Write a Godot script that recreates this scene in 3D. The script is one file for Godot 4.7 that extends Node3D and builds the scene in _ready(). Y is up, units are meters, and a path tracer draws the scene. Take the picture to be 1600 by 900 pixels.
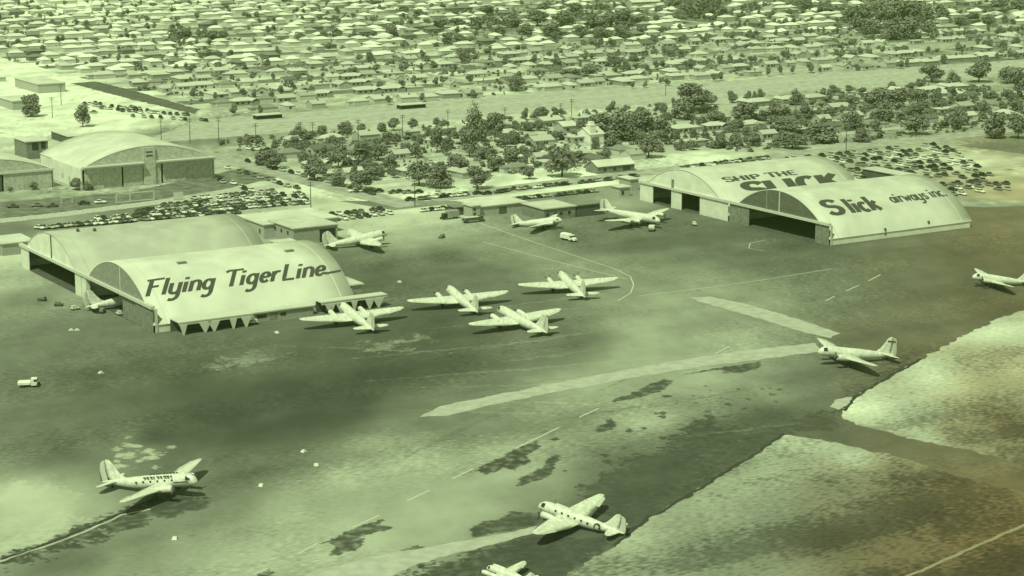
extends Node3D
# An airfield with arched hangars and parked airliners seen from the air, a railway strip and a town of low houses beyond.
# Town grid: U runs right and away, V runs right and near. Everything stands on the ground plane y = 0.

const GRID := 0.5585
const U := Vector2(0.848, -0.53)
const V := Vector2(0.53, 0.848)
const O := Vector2(0, -900)
const CAM_HEIGHT := 133.0
const CAM_TILT := 0.20939
const ALBEDO_GAIN := 0.97

var used := {}
var rng := RandomNumberGenerator.new()
var mats := {}

# ---------------------------------------------------------------- helpers
func numbered(called: String) -> String:
	var n: int = used.get(called, 0)
	used[called] = n + 1
	return called if n == 0 else "%s_%03d" % [called, n]

func tag(o: Node3D, label := "", category := "", group := "", kind := "") -> Node3D:
	if label: o.set_meta("label", label)
	if category: o.set_meta("category", category)
	if group: o.set_meta("group", group)
	if kind: o.set_meta("kind", kind)
	return o

func thing(called: String, label: String, category: String, at: Vector3, turn := 0.0, group := "") -> Node3D:
	var o := Node3D.new()
	o.name = numbered(called)
	add_child(o, true)
	o.position = at
	o.rotation.y = turn
	tag(o, label, category, group)
	return o

func copy(root: Node3D, called: String, label: String, at: Vector3, turn := 0.0) -> Node3D:
	var c: Node3D = root.duplicate()
	c.name = numbered(called)
	add_child(c, true)
	c.position = at
	c.rotation.y = turn
	c.set_meta("label", label)
	return c

func ordinal(n: int) -> String:
	var small := ["zeroth", "first", "second", "third", "fourth", "fifth", "sixth", "seventh", "eighth", "ninth", "tenth", "eleventh", "twelfth", "thirteenth", "fourteenth", "fifteenth", "sixteenth", "seventeenth", "eighteenth", "nineteenth"]
	var tens := ["", "", "twent", "thirt", "fort", "fift", "sixt", "sevent", "eight", "ninet"]
	if n < 20: return small[n]
	if n % 10 == 0: return tens[n / 10] + "ieth"
	return tens[n / 10] + "y-" + small[n % 10]

func gridp(p: Vector2) -> Vector2:
	return Vector2((p - O).dot(U), (p - O).dot(V))

func world(a: float, b: float) -> Vector2:
	return O + U * a + V * b

func g3(p: Vector2, y := 0.0) -> Vector3:
	return Vector3(p.x, y, p.y)

func in_view(p: Vector2, margin := 0.06) -> bool:
	# true where the ground point lies within the photograph's field of view, with a margin
	var dep := sin(CAM_TILT) * CAM_HEIGHT - cos(CAM_TILT) * p.y
	var up := -cos(CAM_TILT) * CAM_HEIGHT - sin(CAM_TILT) * p.y
	if dep < 10.0: return false
	var k := 7.111 / dep
	return absf(p.x * k) < 1.778 * (1.0 + margin) and up * k > -1.0 - margin and up * k < 1.0 + margin

func px_left(p: Vector2) -> float:
	return p.x / -p.y

func grey(v: float, warm := 0.0) -> Color:
	return Color(v * (1.0 + warm), v, v * (1.0 - warm)).linear_to_srgb()

func noise_tex(freq: float, lo: float, hi: float, sd: int, octaves := 4, size := 256) -> NoiseTexture2D:
	var t := NoiseTexture2D.new()
	var n := FastNoiseLite.new()
	n.seed = sd
	n.frequency = freq
	n.fractal_octaves = octaves
	t.noise = n
	t.width = size
	t.height = size
	t.seamless = true
	var g := Gradient.new()
	g.set_color(0, Color(lo, lo, lo))
	g.set_color(1, Color(hi, hi, hi))
	t.color_ramp = g
	return t

func mat(called: String, v: float, rough := 0.85, warm := 0.0, tex: Texture2D = null, tile := 0.1, metal := 0.0) -> StandardMaterial3D:
	var m := StandardMaterial3D.new()
	m.resource_name = called
	m.albedo_color = grey(v, warm)
	m.roughness = rough
	m.metallic = metal
	if tex:
		m.albedo_texture = tex
		m.uv1_triplanar = true
		m.uv1_world_triplanar = true
		m.uv1_scale = Vector3(tile, tile, tile)
	mats[called] = m
	return m

# mesh helpers: all add to a SurfaceTool through a transform
func begin() -> SurfaceTool:
	var st := SurfaceTool.new()
	st.begin(Mesh.PRIMITIVE_TRIANGLES)
	return st

func tri(st: SurfaceTool, a: Vector3, b: Vector3, c: Vector3) -> void:
	st.add_vertex(a)
	st.add_vertex(b)
	st.add_vertex(c)

func quad(st: SurfaceTool, a: Vector3, b: Vector3, c: Vector3, d: Vector3) -> void:
	tri(st, a, b, c)
	tri(st, a, c, d)

func box(st: SurfaceTool, lo: Vector3, hi: Vector3, xf := Transform3D.IDENTITY) -> void:
	st.set_smooth_group(-1)
	var p := []
	for i in 8:
		p.append(xf * Vector3(hi.x if i & 1 else lo.x, hi.y if i & 2 else lo.y, hi.z if i & 4 else lo.z))
	quad(st, p[0], p[2], p[3], p[1])
	quad(st, p[5], p[7], p[6], p[4])
	quad(st, p[4], p[6], p[2], p[0])
	quad(st, p[1], p[3], p[7], p[5])
	quad(st, p[2], p[6], p[7], p[3])
	quad(st, p[4], p[0], p[1], p[5])

func loft(st: SurfaceTool, rings: Array, xf := Transform3D.IDENTITY, smooth := true, caps := true) -> void:
	st.set_smooth_group(1 if smooth else -1)
	for i in rings.size() - 1:
		var r: Array = rings[i]
		var q: Array = rings[i + 1]
		for k in r.size():
			var l := (k + 1) % r.size()
			quad(st, xf * (r[k] as Vector3), xf * (q[k] as Vector3), xf * (q[l] as Vector3), xf * (r[l] as Vector3))
	if caps:
		st.set_smooth_group(-1)
		for e in [0, rings.size() - 1]:
			var r: Array = rings[e]
			for k in range(1, r.size() - 1):
				if e == 0: tri(st, xf * (r[0] as Vector3), xf * (r[k] as Vector3), xf * (r[k + 1] as Vector3))
				else: tri(st, xf * (r[0] as Vector3), xf * (r[k + 1] as Vector3), xf * (r[k] as Vector3))

func tube(st: SurfaceTool, a: Vector3, b: Vector3, ra: float, rb: float, n := 6, xf := Transform3D.IDENTITY) -> void:
	var d := (b - a).normalized()
	var s := d.cross(Vector3.RIGHT if absf(d.x) < 0.8 else Vector3.UP).normalized()
	var t := d.cross(s)
	var r0 := []
	var r1 := []
	for k in n:
		var w := TAU * k / n
		r0.append(a + (s * cos(w) + t * sin(w)) * ra)
		r1.append(b + (s * cos(w) + t * sin(w)) * rb)
	loft(st, [r0, r1], xf)

func done(st: SurfaceTool, m: Material) -> ArrayMesh:
	st.index()
	st.generate_normals()
	var out := st.commit()
	out.surface_set_material(0, m)
	return out

func place(called: String, mesh: Mesh, parent: Node3D, at := Vector3.ZERO) -> MeshInstance3D:
	var o := MeshInstance3D.new()
	o.name = numbered(called) if parent == self else called
	o.mesh = mesh
	o.position = at
	parent.add_child(o, true)
	return o

func part(called: String, st: SurfaceTool, m: Material, parent: Node3D) -> MeshInstance3D:
	return place(called, done(st, m), parent)

# ---------------------------------------------------------------- ground
func ragged(poly: Array, step: float, amount: float, sd: int) -> PackedVector2Array:
	var n := FastNoiseLite.new()
	n.seed = sd
	n.frequency = 0.16
	n.fractal_octaves = 4
	var out := PackedVector2Array()
	for i in poly.size():
		var a: Vector2 = poly[i]
		var b: Vector2 = poly[(i + 1) % poly.size()]
		var k := maxi(1, int(a.distance_to(b) / step)) if amount > 0.0 else 1
		for j in k:
			var p := a.lerp(b, float(j) / k)
			out.append(p + Vector2(n.get_noise_2d(p.x, p.y), n.get_noise_2d(p.x + 300.0, p.y)) * amount)
	return out

func sheet(called: String, poly: Array, y: float, m: Material, amount := 0.0, rect := Rect2(), sd := 1, step := 0.8) -> MeshInstance3D:
	var p := ragged(poly, step, amount, sd)
	var ix := Geometry2D.triangulate_polygon(p)
	if ix.is_empty():
		p = ragged(poly, step, 0.0, sd)
		ix = Geometry2D.triangulate_polygon(p)
	var st := begin()
	for i in range(0, ix.size(), 3):
		var t := [p[ix[i]], p[ix[i + 1]], p[ix[i + 2]]]
		if (t[1] - t[0]).cross(t[2] - t[0]) < 0.0: t.reverse()
		for q in t:
			st.set_normal(Vector3.UP)
			if rect.size.x > 0.0: st.set_uv((q - rect.position) / rect.size)
			st.add_vertex(g3(q, y))
	var mesh := st.commit()
	mesh.surface_set_material(0, m)
	var o := place(called, mesh, self)
	o.set_meta("kind", "structure")
	return o

func line_sheet(called: String, pts: Array, width: float, y: float, m: Material, amount := 0.0, sd := 3) -> MeshInstance3D:
	var l := []
	var r := []
	for i in pts.size():
		var d: Vector2 = ((pts[mini(i + 1, pts.size() - 1)] as Vector2) - (pts[maxi(i - 1, 0)] as Vector2)).normalized()
		var n := Vector2(-d.y, d.x) * width / 2.0
		l.append(pts[i] + n)
		r.append(pts[i] - n)
	r.reverse()
	return sheet(called, l + r, y, m, amount, Rect2(), sd)

# a ground material computed from soil samples (place, tone, brownness) and noise
func soil(called: String, rect: Rect2, w: int, h: int, samples: Array, power: float, rough_lo: float, streak: float, spots: float, sd: int, gain := 1.0, stains: Array = [], specks := 0.0, joints := 0.0, mottle := 0.0) -> StandardMaterial3D:
	var gw := w / 16
	var gh := h / 16
	var low := Image.create(gw, gh, false, Image.FORMAT_RGBF)
	for j in gh:
		for i in gw:
			var p := rect.position + rect.size * Vector2((i + 0.5) / gw, (j + 0.5) / gh)
			var tot := 0.0
			var v := 0.0
			var b := 0.0
			for s in samples:
				var d := Vector2(p.x - s[0], (p.y - s[1]) * 0.5).length() + 3.0
				var k := 1.0 / pow(d, power)
				tot += k
				v += k * s[2]
				b += k * s[3]
			low.set_pixel(i, j, Color(v / tot / 255.0, b / tot, 0))
	low.resize(w, h, Image.INTERPOLATE_CUBIC)
	var f := low.get_data().to_float32_array()
	var n := FastNoiseLite.new()
	n.seed = sd
	n.fractal_octaves = 5
	n.frequency = 0.012
	var fine := FastNoiseLite.new()
	fine.seed = sd + 7
	fine.fractal_octaves = 3
	fine.frequency = 0.42
	var e := rect.size / Vector2(w, h)
	# bare soil, spills and worn places: [outline, tone, how far its edge wanders, cover]
	var base := PackedFloat32Array()
	base.resize(w * h)
	for k in w * h: base[k] = f[k * 3]
	for s in stains:
		var poly := PackedVector2Array(s[0])
		var bb := Rect2(poly[0], Vector2.ZERO)
		for q in poly: bb = bb.expand(q)
		bb = bb.grow(s[2] * 1.2)
		var lo := ((bb.position - rect.position) / e).floor()
		var hi := ((bb.end - rect.position) / e).ceil()
		for j in range(maxi(0, int(lo.y)), mini(h, int(hi.y))):
			var z := rect.position.y + e.y * j
			for i in range(maxi(0, int(lo.x)), mini(w, int(hi.x))):
				var x := rect.position.x + e.x * i
				var d := Vector2(n.get_noise_2d(x * 9.0, z * 9.0) + 0.6 * fine.get_noise_2d(x * 1.3, z * 1.3), n.get_noise_2d(x * 9.0 + 700.0, z * 9.0) + 0.6 * fine.get_noise_2d(x * 1.3 + 90.0, z * 1.3)) * float(s[2])
				if Geometry2D.is_point_in_polygon(Vector2(x, z) + d, poly):
					var k := j * w + i
					var c: float = s[3] * clampf(0.85 + fine.get_noise_2d(x * 0.7, z * 0.7 + 50.0) * 0.9, 0.0, 1.0)
					base[k] = lerpf(base[k], s[1] / 255.0, c)
	var bytes := PackedByteArray()
	bytes.resize(w * h * 3)
	for j in h:
		var z := rect.position.y + e.y * j
		for i in w:
			var x := rect.position.x + e.x * i
			var k := (j * w + i) * 3
			var a := x * U.x + z * U.y
			var c := x * V.x + z * V.y
			var m := n.get_noise_2d(a * 0.22, c * 2.4) * streak + n.get_noise_2d(x * 7.0, z * 4.0 + 900.0) * rough_lo
			var q := fine.get_noise_2d(a * 0.9, c * 2.2)
			var mask := clampf(n.get_noise_2d(a * 0.8 + 400.0, c * 1.6) * 3.0 + 0.35, 0.0, 1.0)
			m += (absf(q) * q * 2.0) * spots * mask
			if q < -0.36: m -= specks
			if joints > 0.0 and (fposmod(a + 0.6 * q, 18.0) < 0.45 or fposmod(c + 0.6 * q, 18.0) < 0.45): m -= joints * (0.4 + mask)
			if mottle > 0.0:   # grass tufts over pale dry soil, thicker where the soil is darker
				var t := base[j * w + i] - 0.53 + (n.get_noise_2d(a * 0.5, c * 2.6) * 0.55 + n.get_noise_2d(x * 14.0, z * 9.0) * 0.22 + q * 0.28) * 0.62
				m = m * (1.0 - 0.6 * mottle) + lerpf(-0.105, 0.01, smoothstep(-0.09, 0.09, t)) * mottle + q * 0.05 * mottle
			var g := clampf(base[j * w + i] + m, 0.05, 0.97)
			var lin := minf(pow(g, 3.0) * ALBEDO_GAIN * gain, 0.8)
			var br := clampf(f[k + 1] * 1.1 - 0.05, 0.0, 1.0)
			bytes[k] = int(255.0 * pow(minf(lin * (0.96 + 0.62 * br), 1.0), 0.4545))
			bytes[k + 1] = int(255.0 * pow(lin * (1.0 - 0.04 * br), 0.4545))
			bytes[k + 2] = int(255.0 * pow(lin * (0.93 - 0.43 * br), 0.4545))
	var im := Image.create_from_data(w, h, false, Image.FORMAT_RGB8, bytes)
	var mt := StandardMaterial3D.new()
	mt.resource_name = called
	mt.albedo_texture = ImageTexture.create_from_image(im)
	mt.roughness = 0.95
	return mt

# ---------------------------------------------------------------- lettering
func arc_pts(cx: float, cy: float, rx: float, ry: float, from: float, to: float, n := 7) -> Array:
	var out := []
	for i in n + 1:
		var w := deg_to_rad(lerpf(from, to, float(i) / n))
		out.append(Vector2(cx + rx * cos(w), cy + ry * sin(w)))
	return out

func glyph(c: String) -> Array:   # [advance, strokes...] in cap heights
	match c:
		"F": return [0.72, [Vector2(0.1, 0), Vector2(0.1, 0.98)], [Vector2(-0.12, 0.96), Vector2(0.66, 1.0)], [Vector2(0.1, 0.52), Vector2(0.48, 0.54)]]
		"T": return [0.72, [Vector2(0.34, 0), Vector2(0.34, 0.95)], [Vector2(-0.04, 0.9), Vector2(0.06, 1.0), Vector2(0.76, 1.0)]]
		"L": return [0.68, [Vector2(0.1, 1.0), Vector2(0.1, 0.02), Vector2(0.6, 0.02)]]
		"l": return [0.3, [Vector2(0.1, 1.0), Vector2(0.1, 0.0)]]
		"y": return [0.62, [Vector2(0.06, 0.62)] + arc_pts(0.26, 0.2, 0.2, 0.2, 180, 360) + [Vector2(0.46, 0.62)], [Vector2(0.46, 0.6), Vector2(0.46, -0.1)] + arc_pts(0.22, -0.14, 0.24, 0.2, 0, -130, 4)]
		"i": return [0.3, [Vector2(0.1, 0.6), Vector2(0.1, 0.0)], [Vector2(0.1, 0.76), Vector2(0.1, 0.9)]]
		"n": return [0.6, [Vector2(0.08, 0.62), Vector2(0.08, 0.0)], [Vector2(0.08, 0.36)] + arc_pts(0.27, 0.4, 0.19, 0.2, 160, 0) + [Vector2(0.46, 0.0)]]
		"g": return [0.62, arc_pts(0.26, 0.31, 0.2, 0.27, 20, 340, 12), [Vector2(0.46, 0.62), Vector2(0.46, -0.16)] + arc_pts(0.24, -0.18, 0.22, 0.18, 0, -140, 4)]
		"e": return [0.56, [Vector2(0.08, 0.3), Vector2(0.44, 0.34)] + arc_pts(0.26, 0.32, 0.19, 0.28, 10, 320, 12)]
		"r": return [0.46, [Vector2(0.08, 0.62), Vector2(0.08, 0.0)], [Vector2(0.08, 0.36), Vector2(0.22, 0.58), Vector2(0.4, 0.58)]]
		"S": return [0.78, arc_pts(0.36, 0.74, 0.28, 0.24, 20, 240, 9) + [Vector2(0.36, 0.5)] + arc_pts(0.36, 0.25, 0.3, 0.25, 70, -160, 9)]
		"c": return [0.54, arc_pts(0.26, 0.31, 0.2, 0.28, 45, 315, 10)]
		"k": return [0.56, [Vector2(0.08, 1.0), Vector2(0.08, 0.0)], [Vector2(0.44, 0.62), Vector2(0.1, 0.3)], [Vector2(0.2, 0.38), Vector2(0.48, 0.0)]]
		"a": return [0.58, arc_pts(0.26, 0.3, 0.19, 0.27, 0, 360, 12), [Vector2(0.46, 0.6), Vector2(0.46, 0.0)]]
		"w": return [0.74, [Vector2(0.02, 0.6), Vector2(0.18, 0.02), Vector2(0.33, 0.5), Vector2(0.48, 0.02), Vector2(0.64, 0.6)]]
		"s": return [0.5, arc_pts(0.22, 0.45, 0.15, 0.13, 20, 250, 6) + arc_pts(0.22, 0.16, 0.17, 0.14, 80, -160, 6)]
		".": return [0.26, [Vector2(0.08, 0.0), Vector2(0.08, 0.14)]]
		"H": return [0.8, [Vector2(0.1, 1.0), Vector2(0.1, 0)], [Vector2(0.6, 1.0), Vector2(0.6, 0)], [Vector2(0.1, 0.5), Vector2(0.6, 0.5)]]
		"I": return [0.36, [Vector2(0.12, 1.0), Vector2(0.12, 0)]]
		"P": return [0.72, [Vector2(0.1, 1.0), Vector2(0.1, 0)], [Vector2(0.1, 0.95), Vector2(0.4, 0.95)] + arc_pts(0.4, 0.71, 0.18, 0.24, 80, -80, 5) + [Vector2(0.1, 0.47)]]
		"E": return [0.68, [Vector2(0.56, 0.95), Vector2(0.1, 0.95), Vector2(0.1, 0.05), Vector2(0.56, 0.05)], [Vector2(0.1, 0.5), Vector2(0.48, 0.5)]]
		"C": return [0.76, arc_pts(0.38, 0.5, 0.29, 0.47, 50, 310, 12)]
		"K": return [0.78, [Vector2(0.1, 1.0), Vector2(0.1, 0)], [Vector2(0.62, 1.0), Vector2(0.12, 0.45)], [Vector2(0.26, 0.58), Vector2(0.64, 0)]]
	return [0.08 if c == "\t" else 0.42]

# writes a text on a near roof slope: s runs along the depth of the hangar, q round its arc
func letter_roof(text: String, roof: Node3D, h: Dictionary, s0: float, arc0: float, cap: float, stroke: float, slant: float, stretch: float, m: Material, tail := false) -> void:
	var x := s0
	for ci in text.length():
		var c := text[ci]
		var gl := glyph(c)
		if gl.size() > 1:
			var st := begin()
			st.set_smooth_group(1)
			for i in range(1, gl.size()):
				var pts := []
				var raw: Array = gl[i]
				if tail and i == gl.size() - 1 and ci == text.length() - 1: raw = raw + [Vector2(0.62, 0.1), Vector2(1.3, 0.16)]
				for k in raw.size() - 1:
					var a: Vector2 = raw[k] * cap
					var b: Vector2 = raw[k + 1] * cap
					var nseg := maxi(1, int(a.distance_to(b) / 0.9))
					for j in nseg: pts.append(a.lerp(b, float(j) / nseg))
				pts.append((raw[raw.size() - 1] as Vector2) * cap)
				var l := []
				for k in pts.size():
					var d: Vector2 = ((pts[mini(k + 1, pts.size() - 1)] as Vector2) - (pts[maxi(k - 1, 0)] as Vector2)).normalized()
					var nn := Vector2(-d.y, d.x) * stroke * (0.66 + 0.42 * absf(d.y)) / 2.0
					var both := []
					for e in [nn, -nn]:
						var q: Vector2 = pts[k] + e
						both.append(on_arc(h, x + q.x * stretch + q.y * slant, arc0 - q.y / h.r, 0.07))
					l.append(both)
				for k in l.size() - 1:
					quad(st, l[k][0], l[k + 1][0], l[k + 1][1], l[k][1])
			part("letter", st, m, roof)
		x += gl[0] * cap * stretch

func on_arc(h: Dictionary, s: float, ang: float, lift: float) -> Vector3:
	return Vector3(h.xc + (h.r + lift) * sin(ang), h.yc + (h.r + lift) * cos(ang), -s)

# ---------------------------------------------------------------- hangars
# own axes: x along the front from its far corner, z out of the front, the depth runs to -z
func hangar(label: String, at: Vector2, turn: float, width: float, depth: float, crest: float, eave: float, beam: float, roof_m: Material, gable_m: Material, leaves: Array, posts: Array, group: String) -> Array:
	var t := thing("arched_hangar", label, "hangar", g3(at), turn, group)
	var rise := crest - eave
	var r := (width * width / 4.0 + rise * rise) / (2.0 * rise)
	var half := asin(width / 2.0 / r)
	var h := {"xc": width / 2.0, "yc": crest - r, "r": r, "half": half}
	var st := begin()
	var rings := []
	for k in 41:
		var w := lerpf(-half, half, k / 40.0)
		var ring := []
		for j in 2:
			for i in 7:
				var s := 0.1 + (depth + 0.4) * (i if j == 0 else 6 - i) / 6.0
				ring.append(on_arc(h, s, w, 0.0 if j == 0 else -0.35))
		rings.append(ring)
	loft(st, rings)
	var roof := part("roof", st, roof_m, t)
	# raised seams between the roof sheets
	for i in 8:
		st = begin()
		var rr := []
		for k in 25:
			var w := lerpf(-half, half, k / 24.0)
			var s := depth * (i + 0.5) / 8.0
			rr.append([on_arc(h, s, w, 0.0), on_arc(h, s, w, 0.03), on_arc(h, s + 0.35, w, 0.03), on_arc(h, s + 0.35, w, 0.0)])
		loft(st, rr, Transform3D.IDENTITY, false)
		part("roof_seam", st, roof_m, roof)
	# front: beam, gable, leaves and posts; back wall; side walls
	st = begin()
	box(st, Vector3(0, beam - 0.9, -0.7), Vector3(width, beam - 0.02, 0.5))
	part("door_header", st, mats.white_paint, t)
	var dx := sqrt(r * r - pow(beam - h.yc, 2.0))
	var lo := asin(dx / r)
	for face in [[-0.16, gable_m, "gable", beam - 0.05], [-depth + 0.2, mats.stucco, "back_wall", 0.0]]:
		st = begin()
		st.set_smooth_group(-1)
		var lim: float = lo if face[3] > 0.0 else half
		for k in 24:
			var w0 := lerpf(-lim, lim, k / 24.0)
			var w1 := lerpf(-lim, lim, (k + 1) / 24.0)
			var a := on_arc(h, -face[0], w0, -0.3)
			var b := on_arc(h, -face[0], w1, -0.3)
			quad(st, Vector3(a.x, face[3], face[0]), a, b, Vector3(b.x, face[3], face[0]))
		part(face[2], st, face[1], t)
	for s in [0, 1]:
		st = begin()
		var x0: float = 0.25 if s == 0 else width - 0.55
		box(st, Vector3(x0, 0, -depth + 0.2), Vector3(x0 + 0.3, eave + 0.3, -1.0))
		part("side_wall", st, mats.gable_white, t)
	for s in [0, 1]:
		st = begin()
		var x0: float = 0.0 if s == 0 else width - 0.35
		box(st, Vector3(x0, 0, -1.4), Vector3(x0 + 0.35, beam - 0.93, -0.72))
		part("corner_wall", st, roof_m, t)
	for l in leaves:   # [x0, x1, material, set back]
		st = begin()
		box(st, Vector3(l[0], 0, -0.25 - l[3]), Vector3(l[1], beam - 0.92, 0.0 - l[3]))
		var leaf := part("door_leaf", st, l[2], t)
		var n := int((l[1] - l[0]) / 1.8)
		for i in n:
			st = begin()
			var px: float = l[0] + (l[1] - l[0]) * (i + 0.5) / n
			box(st, Vector3(px - 0.08, 0.2, -l[3] - 0.01), Vector3(px + 0.08, beam - 1.2, 0.08 - l[3]))
			part("door_rib", st, l[2], leaf)
	for p in posts:
		st = begin()
		box(st, Vector3(p[0], 0, -1.2), Vector3(p[0] + p[1], beam - 0.92, 0.1))
		part("door_post", st, p[2], t)
	st = begin()
	box(st, Vector3(0.4, 0.01, -depth + 0.3), Vector3(width - 0.4, 0.03, -0.1))
	part("floor_slab", st, mats.asphalt, t)
	return [t, roof, h]

func gable_bar(t: Node3D, h: Dictionary, x: float, beam: float, m: Material) -> void:
	var top: float = h.yc + sqrt(h.r * h.r - pow(x - h.xc, 2.0)) - 0.4
	var st := begin()
	box(st, Vector3(x - 0.22, beam, -0.14), Vector3(x + 0.22, top, 0.06))
	part("gable_mullion", st, m, t)

# ---------------------------------------------------------------- aircraft
func ellipse_ring(x: float, cy: float, w: float, hh: float, n := 14) -> Array:
	var out := []
	for k in n:
		var a := TAU * k / n
		out.append(Vector3(x, cy + hh * sin(a), w * cos(a)))
	return out

func foil(le: Vector3, chord: float, thick: float, up: Vector3) -> Array:
	var out := []
	for p in [[0.0, 0.0], [0.06, 0.42], [0.3, 0.62], [0.65, 0.4], [1.0, 0.03], [0.65, -0.22], [0.3, -0.38], [0.06, -0.3]]:
		out.append(le - Vector3(chord * p[0], 0, 0) + up * chord * thick * p[1])
	return out

# p: len, span, rad, pitch (radians, nose up), engines (z of each on one side), fin, kind
func airliner(label: String, p: Dictionary) -> Node3D:
	var t := thing(p.called, label, "airplane", Vector3.ZERO)
	var k: float = p.len / 23.3
	var rad: float = p.rad
	var ws: float = p.span / 32.9
	var xf := Transform3D(Basis(Vector3.BACK, p.pitch), Vector3(1.5 * k - 1.5 * k * cos(p.pitch), -1.5 * k * sin(p.pitch), 0))
	var ax: float = p.axle
	var st := begin()
	var rings := []
	for s in [[9.5, -0.35, 0.05], [9.35, -0.3, 0.32], [8.9, -0.2, 0.62], [8.0, -0.06, 0.86], [6.6, 0.0, 0.98], [4.0, 0.02, 1.0], [0.0, 0.02, 1.0], [-3.0, 0.06, 0.97], [-6.0, 0.16, 0.82], [-9.0, 0.32, 0.58], [-11.5, 0.46, 0.34], [-13.2, 0.55, 0.16], [-13.8, 0.58, 0.04]]:
		rings.append(ellipse_ring(s[0] * k, ax + s[1] * rad, s[2] * rad * 0.96, s[2] * rad * 1.06))
	loft(st, rings, xf)
	var fus := part("fuselage", st, p.skin, t)
	st = begin()   # windscreen band, a little proud of the nose
	var wr := []
	for s in [[8.35, -0.06, 0.80], [7.9, -0.02, 0.89], [7.35, 0.0, 0.95]]:
		var ring := []
		for i in 9:
			var a := lerpf(0.2, PI - 0.2, i / 8.0)
			ring.append(Vector3(s[0] * k, ax + s[1] * rad + s[2] * rad * 1.09 * sin(a) * (0.82 if i == 0 or i == 8 else 1.0), s[2] * rad * 1.0 * cos(a)))
		wr.append(ring)
	st.set_smooth_group(1)
	for i in 2:
		for j in [0, 1, 6, 7]: quad(st, xf * (wr[i][j] as Vector3), xf * (wr[i][j + 1] as Vector3), xf * (wr[i + 1][j + 1] as Vector3), xf * (wr[i + 1][j] as Vector3))
	part("cockpit_window", st, mats.dark_glass, fus)
	for side in [-1.0, 1.0]:
		for i in p.windows:
			st = begin()
			var x: float = (4.2 - i * 1.75) * k
			box(st, Vector3(x - 0.2, ax + rad * 0.18, side * rad * 0.9), Vector3(x + 0.2, ax + rad * 0.18 + 0.4, side * rad * 0.985), xf)
			part("cabin_window", st, mats.dark_glass, fus)
		# wings
		st = begin()
		var sec := []
		var dih: float = p.dihedral
		var y0: float = ax - rad * 0.45
		for q in [[0.6, 3.9, 6.1, 0.125], [5.0, 3.8, 5.9, 0.12], [11.0, 2.9, 4.1, 0.12], [15.2, 2.1, 2.4, 0.1], [16.15, 1.75, 1.5, 0.09], [16.45, 1.2, 0.4, 0.09]]:
			var z: float = q[0] * ws
			var y: float = y0 + maxf(0.0, z - 4.5 * ws) * dih
			sec.append(foil(Vector3(q[1] * ws, y, side * z), q[2] * ws, q[3], Vector3.UP))
		if side < 0.0:
			for r in sec: r.reverse()
		loft(st, sec, xf)
		var wing := part("wing", st, p.skin, t)
		st = begin()   # aileron, separated by a dark slot
		var a0 := 10.2 * ws
		var a1 := 15.0 * ws
		var ya := y0 + (a0 - 4.5 * ws) * dih
		var yb := y0 + (a1 - 4.5 * ws) * dih
		var ch0 := 4.35 * ws
		var ch1 := 2.5 * ws
		var xa := 3.05 * ws - ch0
		var xb := 2.15 * ws - ch1
		loft(st, [[Vector3(xa + 0.95, ya + 0.22, side * a0), Vector3(xa - 0.12, ya + 0.07, side * a0), Vector3(xa + 0.95, ya - 0.02, side * a0)], [Vector3(xb + 0.6, yb + 0.14, side * a1), Vector3(xb - 0.1, yb + 0.05, side * a1), Vector3(xb + 0.6, yb - 0.02, side * a1)]], xf, false)
		part("aileron", st, p.control, wing)
		for ez in p.engines:
			var z: float = ez * side
			var ey: float = y0 + maxf(0.0, ez - 4.5 * ws) * dih + 0.08
			var er: float = p.engine_r
			var lead: float = 3.8 * ws - maxf(0.0, ez - 5.0) * 0.15
			st = begin()
			var nr := []
			for s in [[lead + 2.35, 0.72], [lead + 2.2, 0.92], [lead + 1.6, 1.0], [lead + 0.2, 0.96], [lead - 1.8, 0.8], [lead - 3.6, 0.4], [lead - 4.4, 0.06]]:
				var ring := ellipse_ring(s[0], ey - (1.0 - s[1]) * er * 0.2, er * s[1], er * s[1] * 1.04, 12)
				for i in ring.size(): ring[i] += Vector3(0, 0, z)
				nr.append(ring)
			loft(st, nr, xf)
			var eng := part("engine", st, p.skin, wing)
			st = begin()
			var hub := Vector3(lead + 2.36, ey, z)
			tube(st, hub, hub + Vector3(0.5, 0, 0), 0.36, 0.1, 8, xf)
			for b in 4:
				var w: float = TAU * b / 4.0 + 0.5 + ez
				var d := Vector3(0, cos(w), sin(w))
				var e := Vector3(0.12, -sin(w) * 0.16, cos(w) * 0.16)
				var f := Vector3(0.03, 0, 0)
				var o := hub + Vector3(0.3, 0, 0)
				loft(st, [[o + e + f, o - e + f, o - e - f, o + e - f], [o + d * er * 1.9 + e * 0.8 + f, o + d * er * 1.9 - e * 0.8 + f, o + d * er * 1.9 - e * 0.8 - f, o + d * er * 1.9 + e * 0.8 - f]], xf, false)
			part("propeller", st, mats.dark_metal, eng)
		# main gear under the first engine
		st = begin()
		var gz: float = p.engines[0] * side
		var gx := 1.7 * k
		tube(st, Vector3(gx + 0.3, ax - rad * 0.5, gz - 0.35), Vector3(gx, 0.6, gz - 0.35), 0.14, 0.12, 6, xf)
		tube(st, Vector3(gx + 0.3, ax - rad * 0.5, gz + 0.35), Vector3(gx, 0.6, gz + 0.35), 0.14, 0.12, 6, xf)
		var gear := part("landing_gear", st, mats.dark_metal, t)
		st = begin()
		tube(st, Vector3(gx, 0.62, gz - 0.25), Vector3(gx, 0.62, gz + 0.25), 0.62, 0.62, 14, xf)
		part("wheel", st, mats.rubber, gear)
		# tailplane
		st = begin()
		sec = []
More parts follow.
